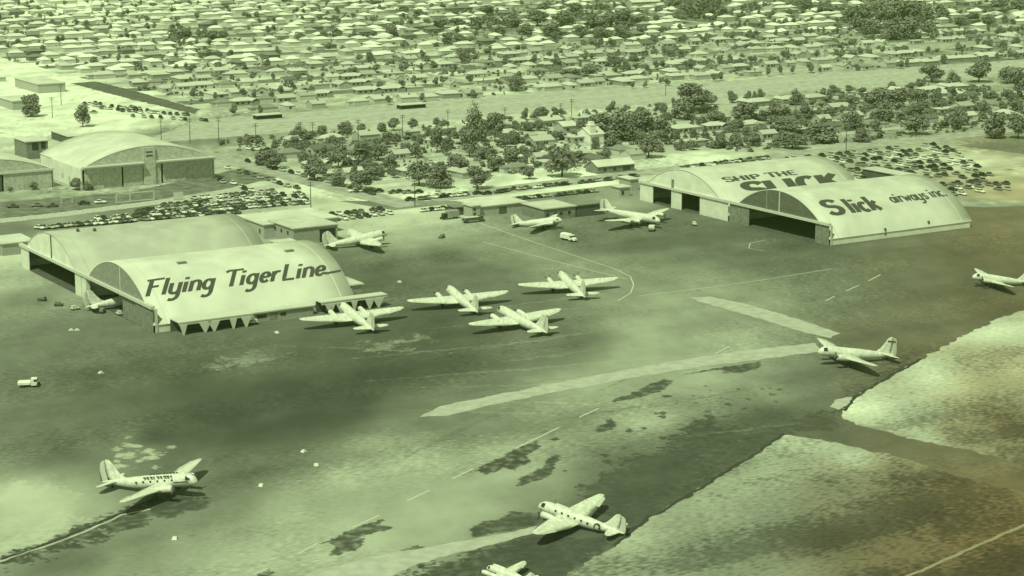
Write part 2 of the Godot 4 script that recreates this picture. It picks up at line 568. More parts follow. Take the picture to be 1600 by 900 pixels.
		for q in [[0.1, -9.6, 3.1], [3.6, -10.4, 2.2], [4.9, -10.9, 1.5], [5.4, -11.4, 0.5]]:
			sec.append(foil(Vector3(q[1] * k, ax + rad * 0.55 + q[0] * 0.06, side * q[0] * p.tail), q[2] * k, 0.1, Vector3.UP))
		if side < 0.0:
			for r in sec: r.reverse()
		loft(st, sec, xf)
		part("stabilizer", st, p.skin, t)
	# fin and rudder
	var fy: float = ax + rad * 0.6
	var fh: float = p.fin
	st = begin()
	var fin := []
	for q in [[0.0, -6.6, 5.6], [0.22, -8.6, 3.9], [0.55, -9.7, 2.7], [0.85, -10.5, 1.75], [0.96, -11.0, 1.1], [1.0, -11.5, 0.4]]:
		fin.append(foil(Vector3(q[1] * k, fy + fh * q[0], 0), q[2] * k, 0.09, Vector3(0, 0, 0.8)))
	loft(st, fin, xf)
	var fp := part("tail_fin", st, p.skin, t)
	st = begin()
	var rud := []
	for q in [[0.03, -12.22, 1.75], [0.5, -12.42, 1.5], [0.86, -12.27, 1.1], [0.96, -12.12, 0.5]]:
		rud.append(foil(Vector3(q[1] * k, fy + fh * q[0], 0), q[2] * k, 0.12, Vector3(0, 0, 0.8)))
	loft(st, rud, xf)
	part("rudder", st, p.control, fp)
	st = begin()
	if p.pitch > 0.01:
		tube(st, Vector3(-11.2 * k, ax + 0.1, 0), Vector3(-11.4 * k, ax - rad * 0.25, 0), 0.09, 0.09, 6, xf)
		tube(st, Vector3(-11.4 * k, ax - rad * 0.25, -0.12), Vector3(-11.4 * k, ax - rad * 0.25, 0.12), 0.3, 0.3, 10, xf)
		part("tail_wheel", st, mats.rubber, t)
	else:
		tube(st, Vector3(7.6 * k, ax - rad * 0.7, 0), Vector3(7.6 * k, 0.45, 0), 0.1, 0.1, 6, xf)
		tube(st, Vector3(7.6 * k, 0.45, -0.15), Vector3(7.6 * k, 0.45, 0.15), 0.45, 0.45, 12, xf)
		part("nose_wheel", st, mats.rubber, t)
	return t

func fuselage_mark(t: Node3D, p: Dictionary, called: String, x0: float, x1: float, y0: float, y1: float, m: Material) -> void:
	var fus: Node3D = t.get_node("fuselage")
	var k: float = p.len / 23.3
	var xf := Transform3D(Basis(Vector3.BACK, p.pitch), Vector3(1.5 * k - 1.5 * k * cos(p.pitch), -1.5 * k * sin(p.pitch), 0))
	for side in [-1.0, 1.0]:
		var st := begin()
		box(st, Vector3(x0, p.axle + y0, side * p.rad * 0.88), Vector3(x1, p.axle + y1, side * p.rad * 0.99), xf)
		part(called, st, m, fus)

# ---------------------------------------------------------------- buildings
# c is the near corner on the ground (where the faces towards +V and -U meet); own axes x along U, z along V
func building(called: String, label: String, category: String, c: Vector2, along: float, deep: float, high: float, roof: String, wall_m: Material, roof_m: Material, openings: Array = [], group := "", over := 0.45) -> Node3D:
	var mid := c + U * along / 2.0 - V * deep / 2.0
	var t := thing(called, label, category, g3(mid), GRID, group)
	var hx := along / 2.0
	var hz := deep / 2.0
	var st := begin()
	box(st, Vector3(-hx, 0, -hz), Vector3(hx, high, hz))
	if roof == "gable":
		for s in [-hx, hx]: tri(st, Vector3(s, high, -hz), Vector3(s, high + hz * 0.42, 0), Vector3(s, high, hz))
	var wall := part("wall", st, wall_m, t)
	roof_on(t, roof, hx, hz, high, over, roof_m)
	for o in openings:   # [face, along, base, width, height, called, material]
		st = begin()
		if o[0] == "near": box(st, Vector3(-hx + o[1], o[2], hz - 0.05), Vector3(-hx + o[1] + o[3], o[2] + o[4], hz + 0.06))
		else: box(st, Vector3(-hx - 0.06, o[2], hz - o[1] - o[3]), Vector3(-hx + 0.05, o[2] + o[4], hz - o[1]))
		part(o[5], st, o[6], wall)
	return t

func roof_on(t: Node3D, roof: String, hx: float, hz: float, high: float, over: float, m: Material) -> MeshInstance3D:
	var st := begin()
	var a := hx + over
	var b := hz + over
	match roof:
		"flat":
			box(st, Vector3(-a, high + 0.003, -b), Vector3(a, high + 0.4, b))
		"gable":
			var rh := b * 0.42
			for s in [-1.0, 1.0]:
				loft(st, [[Vector3(-a, high - 0.1, s * b), Vector3(-a, high + rh, 0), Vector3(-a, high + rh + 0.2, 0), Vector3(-a, high + 0.1, s * b)], [Vector3(a, high - 0.1, s * b), Vector3(a, high + rh, 0), Vector3(a, high + rh + 0.2, 0), Vector3(a, high + 0.1, s * b)]], Transform3D.IDENTITY, false)
		"hip":
			var rh := minf(a, b) * 0.42
			var rx := maxf(a - b, 0.4)
			st.set_smooth_group(-1)
			var r0 := Vector3(-rx, high + rh, 0)
			var r1 := Vector3(rx, high + rh, 0)
			var e := high + 0.08
			var p := [Vector3(-a, e, -b), Vector3(a, e, -b), Vector3(a, e, b), Vector3(-a, e, b)]
			quad(st, p[3], r0, r1, p[2])
			quad(st, p[1], r1, r0, p[0])
			tri(st, p[0], r0, p[3])
			tri(st, p[2], r1, p[1])
			box(st, Vector3(-a, high - 0.12, -b), Vector3(a, high + 0.078, b))
		"arch":
			var rings := []
			for k in 13:
				var w := lerpf(-1.0, 1.0, k / 12.0)
				var y := high + (1.0 - w * w) * hz * 0.5
				rings.append([Vector3(-a, y, w * b), Vector3(a, y, w * b), Vector3(a, y + 0.25, w * b), Vector3(-a, y + 0.25, w * b)])
			loft(st, rings, Transform3D.IDENTITY, false)
	return part("roof", st, m, t)

# a bungalow of about real size; returned as a pattern to copy
func make_house(kind: int, wall_m: Material, roof_m: Material, label: String, group: String) -> Node3D:
	var t := thing("bungalow", label, "house", Vector3.ZERO, 0.0, group)
	var dims: Array = [[6.6, 4.3, "hip"], [6.0, 4.0, "gable"], [7.4, 4.2, "hip"], [5.6, 4.6, "gable"], [6.8, 3.8, "flat"]][kind]
	var hx: float = dims[0]
	var hz: float = dims[1]
	var st := begin()
	box(st, Vector3(-hx, 0, -hz), Vector3(hx, 2.9, hz))
	if dims[2] == "gable":
		for s in [-hx, hx]: tri(st, Vector3(s, 2.9, -hz), Vector3(s, 2.9 + hz * 0.42, 0), Vector3(s, 2.9, hz))
	if kind == 2:   # projecting front room
		box(st, Vector3(hx - 5.0, 0, hz), Vector3(hx, 2.9, hz + 2.6))
	if kind == 0:   # attached garage
		box(st, Vector3(hx, 0, -1.8), Vector3(hx + 3.4, 2.5, 3.0))
	var wall := part("wall", st, wall_m, t)
	var roof := roof_on(t, dims[2], hx, hz, 2.9, 0.35, roof_m)
	st = begin()
	if kind == 2:
		for s in [-1.0, 1.0]:
			var m := hx - 2.5
			loft(st, [[Vector3(m + s * 3.0, 2.85, 1.0), Vector3(m, 4.2, 1.0), Vector3(m, 4.35, 1.0), Vector3(m + s * 3.0, 3.0, 1.0)], [Vector3(m + s * 3.0, 2.85, hz + 3.1), Vector3(m, 4.2, hz + 3.1), Vector3(m, 4.35, hz + 3.1), Vector3(m + s * 3.0, 3.0, hz + 3.1)]], Transform3D.IDENTITY, false)
		part("porch_roof", st, roof_m, roof)
	elif kind == 0:
		box(st, Vector3(hx + 0.01, 2.52, -2.2), Vector3(hx + 3.8, 2.75, 3.4))
		part("garage_roof", st, roof_m, roof)
	else:
		box(st, Vector3(-1.4, 3.4, -1.6), Vector3(-0.6, 5.4, -0.8))
		part("chimney", st, mats.brick_dark, roof)
	for q in [[-hx + 1.2, 1.7], [-hx + 4.4, 1.9], [0.9, 1.2]]:
		st = begin()
		box(st, Vector3(q[0], 0.9, hz - 0.02), Vector3(q[0] + q[1], 2.2, hz + 0.05))
		part("window", st, mats.dark_glass, wall)
	st = begin()
	box(st, Vector3(-hx - 0.05, 0.9, -1.2), Vector3(-hx + 0.02, 2.2, 1.0))
	part("window", st, mats.dark_glass, wall)
	return t

# ---------------------------------------------------------------- trees
func leaf_cloud(sd: int, lumps: int, leaves: int, size: float, tall: float, gap := 0.0) -> ArrayMesh:
	rng.seed = sd
	var st := begin()
	st.set_smooth_group(-1)
	for i in lumps:
		var w := TAU * i / lumps + rng.randf() * 0.7
		var y := rng.randf_range(0.2, 0.82)
		var rr := rng.randf_range(0.1, 0.3) * (1.0 if y < 0.7 else 0.5)
		var c := Vector3(cos(w) * rr, y, sin(w) * rr)
		if i == 0: c = Vector3(0, 0.72, 0)
		var r := rng.randf_range(0.17, 0.27)
		var tone := rng.randf_range(0.75, 1.25)
		for j in leaves:
			var d := Vector3(rng.randfn(), rng.randfn(), rng.randfn()).normalized()
			var p := c + d * r * rng.randf_range(0.55, 1.05) * Vector3(1, tall, 1)
			var n := (d + Vector3(rng.randfn(), rng.randfn() + 0.4, rng.randfn()) * 0.5).normalized()
			var s := n.cross(Vector3(rng.randfn(), rng.randfn(), rng.randfn())).normalized()
			var u := n.cross(s)
			var k := size * rng.randf_range(0.6, 1.2)
			var v := tone * rng.randf_range(0.85, 1.15)
			st.set_color(Color(v, v, v))
			tri(st, p + s * k, p + u * k * 0.8, p - s * k)
			tri(st, p + s * k, p - s * k, p - u * k * 0.7)
	st.generate_normals()
	var m := st.commit()
	m.surface_set_material(0, mats.leaf)
	return m

func trunk_mesh(sd: int) -> ArrayMesh:
	rng.seed = sd
	var st := begin()
	tube(st, Vector3(0, 0, 0), Vector3(0.01, 0.42, 0), 0.035, 0.022, 7)
	for i in 4:
		var w := TAU * i / 4.0 + rng.randf()
		tube(st, Vector3(0.01, 0.3 + 0.03 * i, 0), Vector3(cos(w) * 0.2, 0.6, sin(w) * 0.2), 0.016, 0.006, 5)
	return done(st, mats.bark)

var tree_kinds := []
func make_trees() -> void:
	for i in 7:
		var conical := i == 6
		tree_kinds.append([leaf_cloud(40 + i, 11 + i % 3 * 3, 120, 0.047, 0.85 if not conical else 1.6), trunk_mesh(60 + i)])

var tree_count := 0
var tree_copies := []
func tree(at: Vector2, w: float, h: float, label: String, group: String) -> void:
	rng.seed = int(absf(at.x * 31.0) + absf(at.y * 17.0))
	var kind: Array = tree_kinds[rng.randi() % tree_kinds.size()]
	var turn := rng.randf() * TAU
	if tree_count >= 292:
		tree_copies.append(Transform3D(Basis(Vector3.UP, turn).scaled(Vector3(w * 1.1, h, w * 1.1)), g3(at)))
		return
	tree_count += 1
	w *= 1.12
	var t := thing("tree", label, "tree", g3(at), turn, group)
	var c := place("crown", kind[0], t)
	var b := place("trunk", kind[1], t)
	c.scale = Vector3(w * 1.1, h, w * 1.1)
	b.scale = Vector3(w * 0.8, h, w * 0.8)

func tree_words(w: float, h: float) -> String:
	if w > 13.0: return "great spreading dark tree"
	if h > w * 1.3: return "tall narrow dark tree"
	if w > 9.0: return "broad round dark tree"
	if w > 6.0: return "middling round tree"
	return "small bushy tree"

func grove(list: Array, where: String) -> void:
	list.sort_custom(func(p, q): return px_left(Vector2(p[0], p[1])) < px_left(Vector2(q[0], q[1])))
	for i in list.size():
		var s: Array = list[i]
		tree(Vector2(s[0], s[1]), s[2], s[3], "%s, %s from left %s" % [tree_words(s[2], s[3]), ordinal(i + 1), where], "trees " + where)

# ---------------------------------------------------------------- vehicles
var car_kinds := []
func make_car(m: Material, sd: int) -> Node3D:
	var t := thing("parked_car", "car", "car", Vector3.ZERO)
	var st := begin()
	var rings := []
	for s in [[-2.45, 0.5, 0.45, 0.62], [-2.3, 0.72, 0.4, 0.85], [-1.7, 0.8, 0.36, 1.0], [-0.4, 0.82, 0.34, 1.02], [0.9, 0.8, 0.34, 1.03], [1.7, 0.66, 0.36, 0.98], [2.2, 0.55, 0.4, 0.86], [2.4, 0.4, 0.46, 0.66]]:
		var ring := []
		for q in [[-1.0, 0.1], [-1.0, 0.65], [-0.72, 1.0], [0.72, 1.0], [1.0, 0.65], [1.0, 0.1]]:
			ring.append(Vector3(s[0], lerpf(s[2], s[3], q[1]), s[1] * q[0]))
		rings.append(ring)
	loft(st, rings)
	for x in [-1.45, 1.5]:   # fenders
		for z in [-0.78, 0.78]:
			var fr := []
			for s in [[-0.62, 0.1, 0.42], [-0.4, 0.17, 0.72], [0.0, 0.2, 0.84], [0.4, 0.17, 0.74], [0.66, 0.1, 0.46]]:
				fr.append([Vector3(x + s[0], 0.34, z - s[1]), Vector3(x + s[0], s[2] - 0.06, z - s[1]), Vector3(x + s[0], s[2], z), Vector3(x + s[0], s[2] - 0.06, z + s[1]), Vector3(x + s[0], 0.34, z + s[1])])
			loft(st, fr)
	var back := -1.75 if sd % 2 == 0 else -1.2
	var roof := []
	for s in [[back + 0.5, 0.46, 1.5], [-0.5, 0.56, 1.62], [0.25, 0.5, 1.58]]:
		roof.append([Vector3(s[0], s[2] - 0.1, -s[1] - 0.06), Vector3(s[0], s[2], -s[1] * 0.7), Vector3(s[0], s[2], s[1] * 0.7), Vector3(s[0], s[2] - 0.1, s[1] + 0.06)])
	loft(st, roof)
	for q in [[back + 0.5, 0.46], [0.25, 0.5]]:   # pillars
		for z in [-1.0, 1.0]: box(st, Vector3(q[0] - 0.12, 0.98, z * q[1] * 1.22 - 0.06), Vector3(q[0] + 0.12, 1.46, z * q[1] * 1.22 + 0.06))
	part("body", st, m, t)
	st = begin()
	loft(st, [[Vector3(back, 0.99, -0.66), Vector3(back + 0.52, 1.44, -0.5), Vector3(back + 0.52, 1.44, 0.5), Vector3(back, 0.99, 0.66)], [Vector3(0.75, 1.0, -0.68), Vector3(0.27, 1.5, -0.52), Vector3(0.27, 1.5, 0.52), Vector3(0.75, 1.0, 0.68)]], Transform3D.IDENTITY, false)
	part("window_band", st, mats.dark_glass, t)
	for x in [-1.45, 1.5]:
		for z in [-0.74, 0.74]:
			st = begin()
			tube(st, Vector3(x, 0.34, z - 0.1), Vector3(x, 0.34, z + 0.1), 0.34, 0.34, 10)
			part("wheel", st, mats.rubber, t)
	return t

var car_spots := []
const CAR_TONES := ["black", "dark grey", "mid grey", "pale grey", "white"]
func cars(spots: Array, where: String, turn: float) -> void:
	# spots: places on the ground, from left to right
	spots.sort_custom(func(p, q): return px_left(p) < px_left(q))
	for i in spots.size():
		var p: Vector2 = spots[i]
		rng.seed = int(absf(p.x * 57.0) + absf(p.y * 23.0))
		var k := [0, 0, 1, 1, 2, 2, 3, 3, 4, 4][rng.randi() % 10] as int
		var label := "%s parked car, %s from left %s" % [CAR_TONES[k], ordinal(i + 1), where]
		var a := turn + rng.randf_range(-0.06, 0.06) + (PI if rng.randf() < 0.4 else 0.0)
		car_spots.append([p, k, label, a, "cars parked " + where])

func park_cars() -> void:
	car_spots.sort_custom(func(p, q): return (p[0] as Vector2).length() < (q[0] as Vector2).length())
	for s in car_spots.slice(0, 300):
		var c := copy(car_kinds[s[1]], "parked_car", s[2], g3(s[0]), s[3])
		c.set_meta("group", s[4])
	var rest: Array = car_spots.slice(300)
	var st := begin()
	st.set_color(Color(1, 1, 1))
	loft(st, [[Vector3(-2.4, 0.4, -0.6), Vector3(-2.4, 0.75, -0.5), Vector3(-2.4, 0.75, 0.5), Vector3(-2.4, 0.4, 0.6)], [Vector3(-1.6, 0.35, -0.9), Vector3(-1.6, 1.0, -0.75), Vector3(-1.6, 1.0, 0.75), Vector3(-1.6, 0.35, 0.9)], [Vector3(1.5, 0.35, -0.9), Vector3(1.5, 1.0, -0.6), Vector3(1.5, 1.0, 0.6), Vector3(1.5, 0.35, 0.9)], [Vector3(2.4, 0.4, -0.5), Vector3(2.4, 0.7, -0.4), Vector3(2.4, 0.7, 0.4), Vector3(2.4, 0.4, 0.5)]], Transform3D.IDENTITY, false)
	box(st, Vector3(-1.1, 1.44, -0.5), Vector3(0.3, 1.6, 0.5))
	st.set_color(Color(0.08, 0.08, 0.08))
	loft(st, [[Vector3(-1.7, 1.0, -0.66), Vector3(-1.2, 1.44, -0.5), Vector3(-1.2, 1.44, 0.5), Vector3(-1.7, 1.0, 0.66)], [Vector3(0.75, 1.0, -0.68), Vector3(0.35, 1.44, -0.52), Vector3(0.35, 1.44, 0.52), Vector3(0.75, 1.0, 0.68)]], Transform3D.IDENTITY, false)
	var m := StandardMaterial3D.new()
	m.vertex_color_use_as_albedo = true
	m.roughness = 0.4
	scatter("far_cars", "far parked cars too small to pick apart on the lots beyond", "cars", done(st, m), rest.map(func(s): return Transform3D(Basis(Vector3.UP, s[3]), g3(s[0]))), rest.map(func(s): return [0.015, 0.06, 0.16, 0.36, 0.62][s[1]]))

# many alike things too small or too many to pick apart, as one object
func scatter(called: String, label: String, category: String, mesh: Mesh, at: Array, tones: Array) -> void:
	var mm := MultiMesh.new()
	mm.transform_format = MultiMesh.TRANSFORM_3D
	mm.use_colors = not tones.is_empty()
	mm.mesh = mesh
	mm.instance_count = at.size()
	for i in at.size():
		mm.set_instance_transform(i, at[i])
		if tones: mm.set_instance_color(i, Color(tones[i], tones[i], tones[i]))
	var o := MultiMeshInstance3D.new()
	o.name = called
	o.multimesh = mm
	add_child(o, true)
	tag(o, label, category, "", "stuff")

func along(a: Vector2, b: Vector2, n: int, jitter := 0.5, skip := 0.12) -> Array:
	var out := []
	for i in n:
		rng.seed = int(absf(a.x * 7.0) + i * 131 + absf(b.y))
		if rng.randf() < skip: continue
		out.append(a.lerp(b, (i + 0.5) / n) + Vector2(rng.randf_range(-jitter, jitter), rng.randf_range(-jitter, jitter)))
	return out

func truck(called: String, label: String, category: String, at: Vector2, turn: float, long: float, cab_m: Material, cargo_m: Material, high: float, nose: bool) -> Node3D:
	var t := thing(called, label, category, g3(at), turn)
	var hl := long / 2.0
	var st := begin()
	if nose:
		loft(st, [[Vector3(hl - 1.4, 0.5, -0.95), Vector3(hl - 1.4, 1.5, -0.8), Vector3(hl - 1.4, 1.5, 0.8), Vector3(hl - 1.4, 0.5, 0.95)], [Vector3(hl, 0.55, -0.7), Vector3(hl, 1.25, -0.5), Vector3(hl, 1.25, 0.5), Vector3(hl, 0.55, 0.7)]], Transform3D.IDENTITY, false)
	box(st, Vector3(hl - 2.9, 0.5, -1.05), Vector3(hl - 1.45, 2.2, 1.05))
	part("cab", st, cab_m, t)
	st = begin()
	var prof := []
	for x in [-hl, -hl + 0.4, hl - 3.4, hl - 3.05]:
		var s := 0.92 if x == -hl or x == hl - 3.05 else 1.0
		prof.append([Vector3(x, 0.75, -1.15 * s), Vector3(x, high * s - 0.25, -1.15 * s), Vector3(x, high * s, -0.8 * s), Vector3(x, high * s, 0.8 * s), Vector3(x, high * s - 0.25, 1.15 * s), Vector3(x, 0.75, 1.15 * s)])
	loft(st, prof, Transform3D.IDENTITY, false)
	part("cargo_body", st, cargo_m, t)
	st = begin()
	box(st, Vector3(hl - 2.2, 1.5, -1.08), Vector3(hl - 1.42, 2.05, 1.08))
	part("windscreen", st, mats.dark_glass, t)
	for x in [-hl + 1.2, hl - 1.2]:
		for z in [-0.95, 0.95]:
			st = begin()
			tube(st, Vector3(x, 0.45, z - 0.15), Vector3(x, 0.45, z + 0.15), 0.45, 0.45, 12)
			part("wheel", st, mats.rubber, t)
	return t

func pole(at: Vector2, h: float, label: String) -> void:
	var t := thing("utility_pole", label, "utility pole", g3(at), GRID, "utility poles about the town")
	var st := begin()
	tube(st, Vector3.ZERO, Vector3(0, h, 0), 0.2, 0.13, 7)
	part("post", st, mats.pole_wood, t)
	for y in [h - 0.5, h - 1.5]:
		st = begin()
		box(st, Vector3(-1.3, y, -0.1), Vector3(1.3, y + 0.2, 0.1))
		part("crossarm", st, mats.pole_wood, t)

# ---------------------------------------------------------------- the scene
func _ready() -> void:
	var cam := Camera3D.new()
	cam.name = "camera"
	add_child(cam)
	cam.position = Vector3(0, CAM_HEIGHT, 0)
	cam.rotation.x = -CAM_TILT
	cam.fov = 16.009
	cam.near = 1.0
	cam.far = 20000.0
	cam.current = true
	var we := WorldEnvironment.new()
	we.name = "world_environment"
	var env := Environment.new()
	env.background_mode = Environment.BG_SKY
	var sky := Sky.new()
	var sm := ProceduralSkyMaterial.new()
	sm.sky_top_color = Color(0.525, 0.60, 0.40)
	sm.sky_horizon_color = Color(0.82, 0.91, 0.67)
	sm.ground_bottom_color = Color(0.3, 0.36, 0.24)
	sm.ground_horizon_color = Color(0.7, 0.8, 0.58)
	sm.sky_curve = 0.18
	sm.sun_angle_max = 0.0
	sky.sky_material = sm
	env.sky = sky
	env.background_energy_multiplier = 1.0
	env.tonemap_mode = Environment.TONE_MAPPER_LINEAR
	env.tonemap_exposure = 1.12
	env.sdfgi_enabled = true
	env.ssao_enabled = true
	env.ssil_enabled = true
	env.fog_enabled = true
	env.fog_density = 0.00006
	env.fog_light_color = Color(0.80, 0.92, 0.62)
	we.environment = env
	add_child(we)
	var sun := DirectionalLight3D.new()
	sun.name = "sun"
	sun.light_energy = 1.25
	sun.light_color = Color(0.925, 1.0, 0.785)
	sun.light_angular_distance = 0.5
	sun.shadow_enabled = true
	add_child(sun)
	sun.basis = Basis.looking_at(Vector3(0.26, -0.83, -0.49))

	materials()
	ground()
	hangars()
	airfield_buildings()
	aircraft()
	town_houses()
	vegetation()
	shrubs()
	vehicles()
	small_things()

func materials() -> void:
	var mottled := noise_tex(0.02, 0.72, 1.0, 11)
	var streaky := noise_tex(0.012, 0.86, 1.0, 23, 5)
	var fine := noise_tex(0.06, 0.7, 1.0, 5)
	mat("roof_weathered", 0.47, 0.6, 0.0, streaky, 0.03)
	mat("front_grey", 0.6, 0.7, 0.0, mottled, 0.1)
	mat("roof_silver", 0.58, 0.6, 0.0, streaky, 0.03)
	mat("roof_white", 0.64, 0.7, 0.0, streaky, 0.025)
	mat("white_paint", 0.76, 0.6, 0.0, fine, 0.2)
	mat("gable_white", 0.8, 0.7, 0.0, streaky, 0.05)
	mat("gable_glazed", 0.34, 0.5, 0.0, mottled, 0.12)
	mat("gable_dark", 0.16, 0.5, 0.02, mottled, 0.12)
	mat("leaf_white", 0.76, 0.7, 0.0, streaky, 0.05)
	mat("leaf_grey", 0.28, 0.7, 0.0, mottled, 0.1)
	mat("stucco", 0.5, 0.9, 0.0, fine, 0.1)
	mat("stucco_grey", 0.42, 0.9, 0.0, fine, 0.1)
	mat("wall_grey", 0.26, 0.9, 0.0, mottled, 0.1)
	mat("wall_dark", 0.12, 0.9, 0.0, mottled, 0.1)
	mat("asphalt", 0.1, 0.95, 0.0, mottled, 0.08)
	mat("letter_paint", 0.075, 0.8, 0.0, fine, 0.3)
	mat("dark_glass", 0.03, 0.25)
	mat("black_void", 0.02, 0.9)
	mat("rubber", 0.03, 0.9)
	mat("dark_metal", 0.08, 0.5)
	mat("skin_silver", 0.72, 0.4, 0.0, noise_tex(0.02, 0.66, 1.0, 67, 5), 0.2, 0.25)
	mat("skin_white", 0.82, 0.5, 0.0, noise_tex(0.018, 0.72, 1.0, 61, 5), 0.16)
	mat("control_fabric", 0.68, 0.6, 0.0, fine, 0.3)
	mat("concrete", 0.43, 0.95, 0.0, noise_tex(0.03, 0.86, 1.0, 31, 5), 0.03)
	mat("street", 0.42, 0.95, 0.0, noise_tex(0.03, 0.75, 1.0, 37, 5), 0.02)
	mat("track_dirt", 0.3, 0.95, 0.2, fine, 0.1)
	mat("corridor", 0.46, 0.95, 0.0, noise_tex(0.03, 0.78, 1.0, 41, 5), 0.02)
	mat("dirt_track", 0.56, 0.95, 0.0, fine, 0.05)
	mat("canal_grass", 0.12, 0.95, 0.0, mottled, 0.02)
	mat("lawn", 0.22, 0.95, 0.0, noise_tex(0.03, 0.6, 1.0, 43, 5), 0.02)
	mat("tar", 0.085, 0.95, 0.03, fine, 0.15)
	mat("soil_dark", 0.115, 0.95, 0.04, noise_tex(0.03, 0.5, 1.0, 47, 5), 0.05)
	mat("edge_shade", 0.04, 0.95, 0.0, fine, 0.2)  # near-black colour for the shade painted along the infield edges
	mat("line_paint", 0.5, 0.9)
	mat("ground_far", 0.3, 0.95, 0.0, noise_tex(0.02, 0.6, 1.0, 3, 5), 0.004)
	mat("pole_wood", 0.07, 0.9)
	mat("bark", 0.06, 0.9)
	mat("brick_dark", 0.12, 0.9)
	var leaf := mat("leaf", 0.2, 0.8, 0.03)
	leaf.vertex_color_use_as_albedo = true
	leaf.backlight_enabled = true
	leaf.backlight = grey(0.09, 0.03)
	var tones := [0.68, 0.58, 0.46, 0.3, 0.17]
	for i in 5: mat("house_roof_%d" % i, tones[i], 0.9, 0.0, fine, 0.15)
	var walls := [0.66, 0.5, 0.36]
	for i in 3: mat("house_wall_%d" % i, walls[i], 0.9, 0.0, fine, 0.15)
	var paint := [0.015, 0.06, 0.16, 0.36, 0.62]
	for i in 5: mat("car_paint_%d" % i, paint[i], 0.35)

